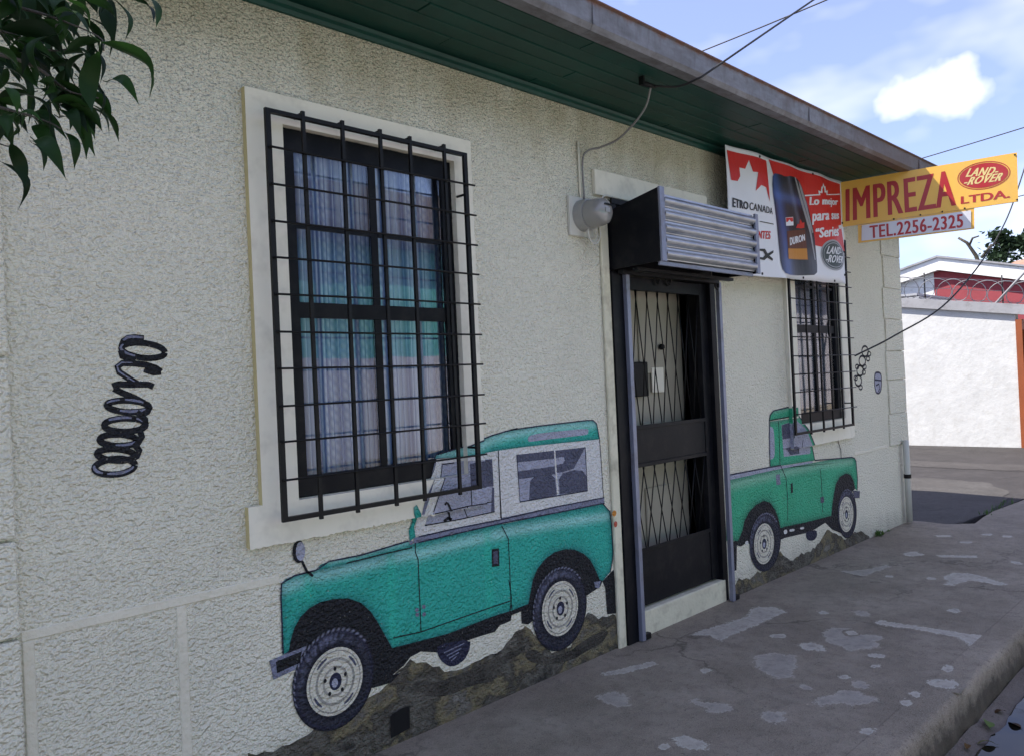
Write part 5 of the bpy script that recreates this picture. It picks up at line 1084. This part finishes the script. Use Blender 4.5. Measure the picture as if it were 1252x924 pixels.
def signpaint(name, col):
    k = NT(name); n = k.noise(5, 5, .65, k.scaled(1, 1, .4)); return k.fin(k.mix(k.ramp(n, .35, .75), col, tuple(x*.86+.03 for x in col)), .38, k.bump(k.noise(50, 3), .001, .3), spec=.4)
S_Y = mat('sign_yellow', signpaint, (.80, .46, .075)); S_R = mat('sign_red', signpaint, (.40, .016, .018)); S_W = mat('sign_white', signpaint, (.66, .66, .70)); S_C = mat('sign_cream', signpaint, (.70, .55, .22))
S = DATA['sign']
sboard('board', [(-.004, 3.205), (1.296, 3.232), (1.288, 2.846), (-.006, 2.818)], .022, S_Y)
sboard('phone_board', [(.120, 2.816), (.988, 2.838), (.982, 2.672), (.116, 2.664)], .018, S_Y, -.003)
def spt(name, bm, ly, m): return psheet(name, bm, ly, m, sgn, sdrape)
spt('white_panel', polybm([S['subw']]), 0, S_W)
spt('lettering', textbm('IMPREZA', S['IMPREZA'], .0, 1.1, fat=.0085), 1, S_R); spt('lettering', textbm('LTDA.', S['LTDA.'], .01, fat=.008), 1, S_R); spt('lettering', textbm('TEL.2256-2325', S['TEL.2256-2325'], .008, 1.1, fat=.004), 2, S_R)
oe = (1.062, 3.088, .180, .108)
p = ellpts(oe, 44); spt('oval_ring', ribbon(p+[p[0]], .006), 1, S_R)
spt('oval_badge', polybm([ellpts((oe[0], oe[1], oe[2]*.94, oe[3]*.91), 44)]), 1, S_R)
spt('lettering', textbm('LAND-', S['LAND-'], .012, 1.1, shear=.12, fat=.01), 2, S_C); spt('lettering', textbm('-ROVER', S['-ROVER'], .012, 1.1, shear=.12, fat=.01), 2, S_C)
bm = bmesh.new(); a = P0-NRM*.03
tube(bm, [(a.x, a.y+.15, 3.10), (a.x+DU.x*1.25, a.y+DU.y*1.25, 3.10)], .014, 8); tube(bm, [(a.x, a.y+.15, 2.90), (a.x+DU.x*1.25, a.y+DU.y*1.25, 2.90)], .014, 8); child_of(bmobj('support_bracket', bm, M_IRON), sgn)
for u, z in ((.40, 2.83), (.60, 2.836), (.76, 2.84), (.92, 2.845), (1.28, 3.215), (1.28, 2.86)):
    p = P0+DU*u+NRM*.002; bm = bmesh.new(); bmesh.ops.create_uvsphere(bm, u_segments=8, v_segments=5, radius=.007, matrix=Matrix.Translation((p.x, p.y, z))); child_of(bmobj('bolt', bm, M_IRON), sgn)

# ------------------------------------------------------------------ near tree, branch hanging into the picture
k = NT('bark'); M_BARK = k.fin(k.mix(k.ramp(k.noise(9, 5, .7, k.scaled(2, 2, .6)), .3, .7), (.035, .030, .022), (.095, .082, .064)), .9, k.bump(k.noise(25, 5, .7, k.scaled(2, 2, .5)), .02, .8))
def leafmat(name, a, b, rough=.35):
    k = NT(name); oi = k.n('ShaderNodeObjectInfo'); c = k.mix(oi.outputs['Random'], a, b)
    c = k.mix(k.math('MULTIPLY', k.noise(25, 4, .6), .5), c, tuple(x*.55 for x in a)); k.fin(c, rough, None, spec=.14)
    k.b.inputs['Transmission Weight'].default_value = 0
    tr = k.n('ShaderNodeBsdfTranslucent'); k.l(c, tr.inputs[0]); m = k.n('ShaderNodeMixShader'); m.inputs[0].default_value = .18; k.l(k.b.outputs[0], m.inputs[1]); k.l(tr.outputs[0], m.inputs[2]); k.l(m.outputs[0], k.out.inputs[0]); return k.m
M_LEAF = mat('glossy_dark_leaf', leafmat, (.006, .018, .006), (.026, .075, .014), .45)
def leafmesh(curl, wd, seed):
    bm = bmesh.new(); n = 11; rows = []
    for i in range(n+1):
        t = i/n; x = t; b = curl*math.sin(math.pi*t)*(1-.25*t); h = wd*max(.02, math.sin(math.pi*min(1, t**.75)))**.85*(1 if t < .75 else 1-.55*(t-.75)/.25)
        if i == n: h = .002
        fold = .35*h
        tw = .25*math.sin(t*3+seed)
        rows.append([bm.verts.new((x, s*h*math.cos(tw), b+abs(s)*fold+s*h*math.sin(tw))) for s in (-1, -.5, 0, .5, 1)])
    for a, b in zip(rows[:-1], rows[1:]):
        for q in range(4): bm.faces.new((a[q], a[q+1], b[q+1], b[q]))
    tube(bm, [(-.14, 0, -.05), (0, 0, 0)], .012, 4)
    me = bpy.data.meshes.new('leaf'); bm.to_mesh(me); bm.free(); me.materials.append(M_LEAF)
    for p in me.polygons: p.use_smooth = True
    return me
LM = [leafmesh(c_, w_, i) for i, (c_, w_) in enumerate(((.24, .165), (.34, .15), (.16, .17), (.30, .16), (.38, .15)))]
TREE = Vector((-.95, -1.25, 0))
tree = thing('street_tree', TREE, 'dark leafy branch of a street tree hanging in at the upper left', 'tree')
mktube('trunk', [TREE+Vector(p) for p in ((0, 0, -.02), (.02, .01, .8), (-.02, .03, 1.7), (.05, .05, 2.5), (.1, .1, 3.2))], [.10, .085, .075, .055, .03], M_BARK, tree, 10)
rl_ = random.Random(11)
heads = []
for tw in DATA['twigs']:
    p0 = Vector(tw[0]); st = TREE+Vector((.04, .05, 2.2+.25*rl_.random()))
    pts = spline([st, st.lerp(p0, .5)+Vector((0, 0, .12))]+[Vector(p) for p in tw], 4)
    mktube('branch', pts, [max(.0016, .011*(1-1.15*i/len(pts))) for i in range(len(pts))], M_BARK, tree, 6); heads.append(pts)
for q in range(7):
    a = q*.9+2.2; st = TREE+Vector((.02, .03, 1.9+.18*q)); en = st+Vector((math.cos(a)*.75, math.sin(a)*.75, .45))
    pts = spline([st, st.lerp(en, .5)+Vector((0, 0, .05)), en], 5); mktube('branch', pts, [.02*(1-.8*i/len(pts)) for i in range(len(pts))], M_BARK, tree, 6); heads.append(pts)
def leaf(a, b, me, roll):
    a, b = Vector(a), Vector(b); x = (b-a); ln = x.length; x.normalize()
    up = Vector((0, 0, 1)); z = (up-x*up.dot(x))
    if z.length < .15: z = Vector((.7, -.7, .3))-x*x.dot(Vector((.7, -.7, .3)))
    z.normalize(); y = z.cross(x)
    # tilt the blade about its length
    z2 = z*math.cos(roll)+y*math.sin(roll); y2 = z2.cross(x)
    o = bpy.data.objects.new('leaf', me); COL.objects.link(o)
    mm = Matrix((x*ln, y2*ln, z2*ln)).transposed().to_4x4(); mm.translation = a
    o.parent = tree; o.matrix_parent_inverse = Matrix.Translation(-TREE); o.matrix_basis = mm
for a, b in DATA['leaves']:
    leaf(a, Vector(b)+(Vector(b)-Vector(a))*.12, LM[rl_.randrange(5)], rl_.choice((-1, 1))*rl_.uniform(.35, .95))
for q in range(120):   # the dense outer part of the crown
    # inside the crown between the trunk and the hanging twigs
    e_, h_, d_ = .135*rl_.random()**1.3, rl_.uniform(-.10, .09), rl_.uniform(1.6, 2.0)
    a = Vector((0, -2.959, 1.6))+(Vector((0.2471, 1.1615, 0.4658))+Vector((0.7078, -0.7049, -0.0454))*e_+Vector((0.0278, -0.0363, 0.9990))*h_)*d_; d = Vector((rl_.uniform(-.5, .9), rl_.uniform(-.9, .3), rl_.uniform(-1.2, -.35))).normalized()*rl_.uniform(.07, .11); leaf(a, a+d, LM[rl_.randrange(5)], rl_.uniform(-1.2, 1.2))
for pts in heads[6:]:
    for q in range(15):
        a = pts[rl_.randrange(len(pts)//3, len(pts))]+Vector((rl_.gauss(0, .07), rl_.gauss(0, .07), rl_.gauss(0, .07))); d = Vector((rl_.gauss(0, .6), rl_.gauss(0, .6), rl_.uniform(-1.1, .1))).normalized()*rl_.uniform(.08, .12); leaf(a, a+d, LM[rl_.randrange(5)], rl_.uniform(-1.2, 1.2))

# ------------------------------------------------------------------ weeds and fallen leaves
M_WEED = mat('weed_leaf', leafmat, (.06, .13, .03), (.10, .19, .05), .6)
def weed(x, y, n, s, label, seed):
    r = random.Random(seed); bm = bmesh.new()
    for i in range(n):
        a = r.uniform(0, 6.28); ln = s*r.uniform(.5, 1); el = r.uniform(.4, 1.3); w_ = ln*.28; bx, by = x+r.gauss(0, s*.35), min(-.012, y+r.gauss(0, s*.15))
        d = Vector((math.cos(a)*math.cos(el), math.sin(a)*math.cos(el), math.sin(el))); sd_ = Vector((-math.sin(a), math.cos(a), 0))*w_/2; p = Vector((bx, by, 0))
        q = [p, p+d*ln*.5+sd_, p+d*ln+Vector((0, 0, -ln*.15)), p+d*ln*.5-sd_]
        for v in q: v.y = min(v.y, -.006)
        bm.faces.new([bm.verts.new(v) for v in q])
    tag(bmobj('weed', bm, M_WEED), label, 'weed', 'weeds at the foot of the wall')
weed(7.72, -.03, 34, .085, 'green weed tuft at the wall foot right of the pickup mural', 1)
weed(7.95, -.03, 9, .04, 'tiny weed sprig at the wall foot nearest the right corner', 2)
bm = bmesh.new(); r = random.Random(9)
for i in range(60):
    x = r.uniform(9.3, 10.4); y = -.50+r.gauss(0, .035); h = r.uniform(.02, .05); a = r.uniform(0, 6.28)
    bm.faces.new([bm.verts.new(v) for v in ((x, y, -.012), (x+.012*math.cos(a), y+.012*math.sin(a), -.012), (x+.02*math.cos(a), y+.02*math.sin(a), h))])
tag(bmobj('moss_tufts', bm, M_WEED), 'low green grass tufts along the broken pavement edge', 'grass', kind='stuff')
M_FL = mat('fallen_leaf_green', leafmat, (.10, .16, .04), (.20, .20, .06), .6); M_FB = mat('fallen_leaf_brown', leafmat, (.07, .04, .02), (.14, .08, .03), .7)
lab = ['large green fallen leaf standing at the puddle edge', 'green fallen leaf lying in the puddle by the lower picture edge', 'dark fallen leaf floating in the puddle', 'brown fallen leaf at the puddle rim', 'small brown fallen leaf in the gutter below the kerb', 'small yellowish fallen leaf in the gutter nearest the camera']
for i, (x, y, z, s, m, ya) in enumerate(((4.32, -1.80, -.175, .10, M_FL, .4), (4.18, -1.86, -.190, .085, M_FL, 2.1), (4.45, -1.90, -.192, .08, M_FB, 1.), (4.60, -1.80, -.186, .07, M_FB, 2.6), (4.02, -1.78, -.178, .06, M_FB, .2), (3.90, -1.80, -.18, .06, M_FL, 1.5))):
    me = LM[i % 5].copy(); me.materials.clear(); me.materials.append(m); o = link('fallen_leaf', me); o.location = (x, y, z); o.rotation_euler = (.3, .1, ya); o.scale = (s, s*1.6, s*.6); tag(o, lab[i], 'leaf', 'fallen leaves in the gutter')

# ------------------------------------------------------------------ across the side street
M_WHITEW = mat('whitewashed_wall', smoothpaint, (.50, .50, .495), .09, .85, .012, 9, dirt=(.36, .34, .31), dirtamt=.35)
M_CONC = mat('grey_concrete_beam', smoothpaint, (.27, .27, .285), .12, .8, .006, 10, dirt=(.12, .11, .10), dirtamt=.4)
bw_ = thing('boundary_wall', (17, 2, 0), 'bright whitewashed boundary wall across the side street with grey coping beam', 'wall')
def yz_wall(name, x0, x1, y0, y1, zb, zt0, zt1, m, par):   # zt0 at y0, zt1 at y1
    bm = bmesh.new(); q = [(y0, zb), (y1, zb), (y1, zt1), (y0, zt0)]; a = [bm.verts.new((x0, *p)) for p in q]; b = [bm.verts.new((x1, *p)) for p in q]
    bm.faces.new(a); bm.faces.new(b[::-1])
    for i in range(4): j = (i+1) % 4; bm.faces.new((a[i], a[j], b[j], b[i]))
    bmesh.ops.recalc_face_normals(bm, faces=bm.faces[:]); return child_of(bmobj(name, bm, m), par)
ZT = lambda y: 2.45+(y-.9)*.165
yz_wall('wall_face', 17.0, 17.2, .845, 14, -.1, ZT(.845), ZT(14), M_WHITEW, bw_)
bm = bmesh.new(); q = [(-4, ZT(-4)+.002), (14, ZT(14)+.002), (14, ZT(14)+.17), (-4, ZT(-4)+.20)]; a = [bm.verts.new((16.93, *p)) for p in q]; b = [bm.verts.new((17.24, *p)) for p in q]
bm.faces.new(a); bm.faces.new(b[::-1])
for i in range(4): j = (i+1) % 4; bm.faces.new((a[i], a[j], b[j], b[i]))
bmesh.ops.recalc_face_normals(bm, faces=bm.faces[:]); child_of(bmobj('coping_beam', bm, M_CONC), bw_)
M_ORANGE = mat('orange_painted_steel', smoothpaint, (.23, .062, .02), .12, .5, .002, 10, dirt=(.2, .06, .02), dirtamt=.4)
og = thing('orange_gate', (17.05, -.5, 0), 'orange steel gate at the right end of the white wall', 'gate')
mkbox('gate_post', (16.97, 17.2, .74, .843, -.05, 2.34), M_ORANGE, og)
for y in range(12):
    mkbox('gate_slat', (17.04, 17.10, 0.735-.30*(y+1)+.01, .735-.30*y, .05, 2.15), M_ORANGE, og)
# razor wire along the coping
M_RAZOR = mat('razor_wire_steel', smoothpaint, (.20, .20, .21), .1, .4, .001, 40, metal=.6)
rz = thing('razor_wire', (17.05, 2, 2.9), 'coiled razor wire on thin posts along the white wall', 'razor wire')
bm = bmesh.new(); pts = []
for i in range(26*18):
    t = i/18; y = -.5+t*.30; zc = ZT(y)+.18+.22; ang = 2*math.pi*t; pts.append((17.05+.03*math.sin(ang*.5), y+.21*math.sin(ang), zc+.21*math.cos(ang)))
tube(bm, pts, .008, 4); child_of(bmobj('wire_coil', bm, M_RAZOR), rz)
for y in (-.3, 1.05, 2.4, 3.75, 5.1): mktube('stay_post', [(17.08, y, ZT(y)+.15), (17.08, y, ZT(y)+.72)], .014, M_IRON, rz, 5)
for dz in (.22, .42, .62): mktube('line_wire', [(17.07, -.5, ZT(-.5)+dz), (17.07, 7.2, ZT(7.2)+dz)], .005, M_RAZOR, rz, 4)
mktube('brace', [(17.0, 1.25, ZT(1)+.1), (16.9, .1, ZT(1)+1.3)], .022, M_CONC, rz, 6)
# maroon gabled building behind
M_MAROON = mat('maroon_wall', smoothpaint, (.26, .045, .055), .1, .8, .01, 6); M_BARGE = mat('white_barge_board', smoothpaint, (.70, .70, .69), .08, .6, .004, 8, dirt=(.4, .36, .32), dirtamt=.4)
mb = thing('maroon_building', (24, 3, 0), 'maroon gabled building with broad white barge boards behind the white wall', 'building')
PK = (4.15, 4.46)
def yz_poly(name, pts, x0, x1, m, par):
    bm = bmesh.new(); a = [bm.verts.new((x0, *p)) for p in pts]; b = [bm.verts.new((x1, *p)) for p in pts]; bm.faces.new(a); bm.faces.new(b[::-1])
    for i in range(len(pts)): j = (i+1) % len(pts); bm.faces.new((a[i], a[j], b[j], b[i]))
    bmesh.ops.recalc_face_normals(bm, faces=bm.faces[:]); return child_of(bmobj(name, bm, m), par)
yz_poly('wall', [(-1.5, -.2), (4.32, -.2), (4.32, 4.12), (4.15, 4.16), (-1.5, 2.62)], 24.0, 24.3, M_MAROON, mb)
yz_poly('white_wall', [(4.322, -.2), (9.0, -.2), (9.0, 3.0), (4.322, 4.12)], 24.0, 24.3, M_BARGE, mb)
yz_poly('barge_board', [(4.15, 4.165), (4.15, 4.50), (-1.6, 2.98), (-1.6, 2.63)], 23.8, 23.99, M_BARGE, mb); yz_poly('barge_board', [(4.152, 4.165), (9.0, 3.02), (9.0, 3.30), (4.152, 4.50)], 23.8, 23.99, M_BARGE, mb)
yz_poly('roof_sheet', [(4.15, 4.505), (4.15, 4.56), (-1.7, 3.02), (-1.7, 2.985)], 23.75, 34, M_CONC, mb); yz_poly('roof_sheet', [(4.152, 4.505), (9.0, 3.31), (9.0, 3.36), (4.152, 4.56)], 23.75, 34, M_CONC, mb)
M_SHEET = mat('stacked_zinc_sheet', smoothpaint, (.42, .42, .43), .1, .5, .002, 20, metal=.4)
lean = thing('zinc_lean_to', (20, 4, 0), 'stack of pale corrugated zinc sheets over a dark lean-to behind the razor wire', 'shed')
for i in range(3): mkbox('zinc_sheet', (19.2+.02*i, 22-.1*i, 3.15+.05*i, 4.75-.08*i, 3.00+.08*i, 3.05+.08*i), M_SHEET, lean)
mkbox('dark_opening', (19.3, 21.8, 3.2, 5.6, .0, 2.99), M_IRON, lean)
M_TAN = mat('rusty_tan_roof', smoothpaint, (.30, .17, .12), .25, .8, .01, 3)
th_ = thing('tan_roofed_house', (33, 2, 0), 'low house with rusty tan roof beyond the maroon gable at right', 'house')
yz_poly('wall', [(-6, -.2), (5.0, -.2), (5.0, 4.6), (-6, 4.6)], 33.6, 40, M_BARGE, th_)
bm = bmesh.new(); bm.faces.new([bm.verts.new(v) for v in ((32.6, -7, 4.85), (32.6, 5.3, 4.55), (37.5, 5.3, 5.5), (37.5, -7, 6.2))]); r_ = bmesh.ops.extrude_face_region(bm, geom=bm.faces[:])
for v in r_['geom']:
    if isinstance(v, bmesh.types.BMVert): v.co.z += .12
bmesh.ops.recalc_face_normals(bm, faces=bm.faces[:]); child_of(bmobj('roof', bm, M_TAN), th_)
mkbox('vent_pipe', (34.5, 34.7, 4.1, 4.3, 4.9, 5.5), M_BARGE, th_)
# distant trees
M_FAR = mat('far_conifer_foliage', leafmat, (.016, .034, .018), (.035, .062, .030), .7)
def fartree(name, base, trunk, clumps, label, seed, m=M_FAR, ls=.16, nl=260):
    t = thing(name, base, label, 'tree'); r = random.Random(seed)
    mktube('trunk', [Vector(base)+Vector(p) for p in trunk], [.13*(1-.75*i/len(trunk)) for i in range(len(trunk))], M_BARK, t, 7)
    if clumps:
        bm = bmesh.new()
        for (x, y, z, rx, rz_) in clumps:
            c = Vector((x, y, z))
            for i in range(nl):
                d = Vector((r.gauss(0, .5)*rx, r.gauss(0, .5)*rx, r.gauss(0, .42)*rz_)); p = c+d; a = Vector((r.gauss(0, 1), r.gauss(0, 1), r.gauss(0, .5))).normalized(); b_ = a.cross(Vector((r.gauss(0, 1), r.gauss(0, 1), r.gauss(0, 1)))).normalized(); s = ls*r.uniform(.5, 1.2)
                bm.faces.new([bm.verts.new(v) for v in (p-a*s, p+b_*s*.45, p+a*s, p-b_*s*.45)])
        child_of(bmobj('crown', bm, m), t)
    return t
fartree('cypress_tree', (39.5, 4.6, 0), [(0, 0, 0), (.2, -.1, 3), (.1, .1, 5), (-.3, .6, 6.3)], [(39.0, 5.6, 6.5, .8, .35), (39.3, 5.0, 6.7, .9, .4), (39.6, 4.3, 6.75, 1.0, .45), (39.9, 3.7, 7.1, 1.1, .45), (39.4, 4.9, 6.15, 1.3, .5), (40, 4.0, 6.2, 1.5, .6), (38.6, 6.15, 6.95, .35, .18), (38.9, 5.9, 6.6, .5, .25), (40.3, 3.0, 6.6, 1.5, .8), (38.7, 6.2, 6.0, .7, .45)], 'dark layered conifer behind the rooftops at the right edge', 3)
bt = fartree('dead_tree', (38.2, 6.75, 0), [(0, 0, 0), (0, .05, 3.5), (.0, .05, 5.6), (-.1, .15, 6.1), (-.2, .45, 6.7), (-.3, .75, 6.95)], [], 'bare lopped tree limbs poking above the white barge board', 5)
mktube('branch', [(38.0, 7.1, 6.6), (37.9, 6.95, 6.85), (37.9, 6.7, 6.9)], [.05, .045, .03], M_BARK, bt); mktube('branch', [(38.2, 6.8, 5.7), (38.1, 7.4, 5.95), (38.05, 8.0, 6.2), (38.05, 8.3, 6.05)], [.08, .06, .045, .025], M_BARK, bt); mktube('branch', [(38.1, 6.7, 6.0), (38.4, 6.4, 6.5), (38.4, 6.1, 6.6)], [.06, .05, .02], M_BARK, bt)

# ------------------------------------------------------------------ house across the street (mirrored in the panes)
oh = thing('opposite_house', (10, -13, 0), 'house across the street mirrored in the window panes', 'house')
M_OT = mat('opposite_teal', smoothpaint, (.10, .36, .33)); M_OW = mat('opposite_white', smoothpaint, (.50, .47, .50)); M_OR_ = mat('opposite_roof', smoothpaint, (.15, .12, .11))
mkbox('lower_wall', (-14, 64, -13.6, -13.0, -.3, 2.4), M_OW, oh); mkbox('upper_wall', (-14, 26, -13.6, -13.01, 2.402, 5.1), M_OT, oh); mkbox('upper_wall', (26.002, 64, -13.6, -13.01, 2.402, 5.1), M_OW, oh)
mkbox('roof', (-14.5, 64.5, -19, -12.4, 5.12, 5.30), M_OR_, oh); mkbox('roof_parapet', (-14.5, 64.5, -14.2, -13.2, 5.31, 6.6), M_OR_, oh)
flat('opposite_pavement', [(-60, -13), (80, -13), (80, -10.0), (-60, -10.0)], -.08, M_PAVE, thick=.2, kind='structure')

# ------------------------------------------------------------------ render settings
SC.render.engine = 'CYCLES'; SC.render.resolution_x = 1024; SC.render.resolution_y = 755; SC.render.film_transparent = False
SC.cycles.use_adaptive_sampling = True; SC.cycles.adaptive_threshold = .02; SC.cycles.max_bounces = 6; SC.cycles.diffuse_bounces = 3; SC.cycles.transparent_max_bounces = 12
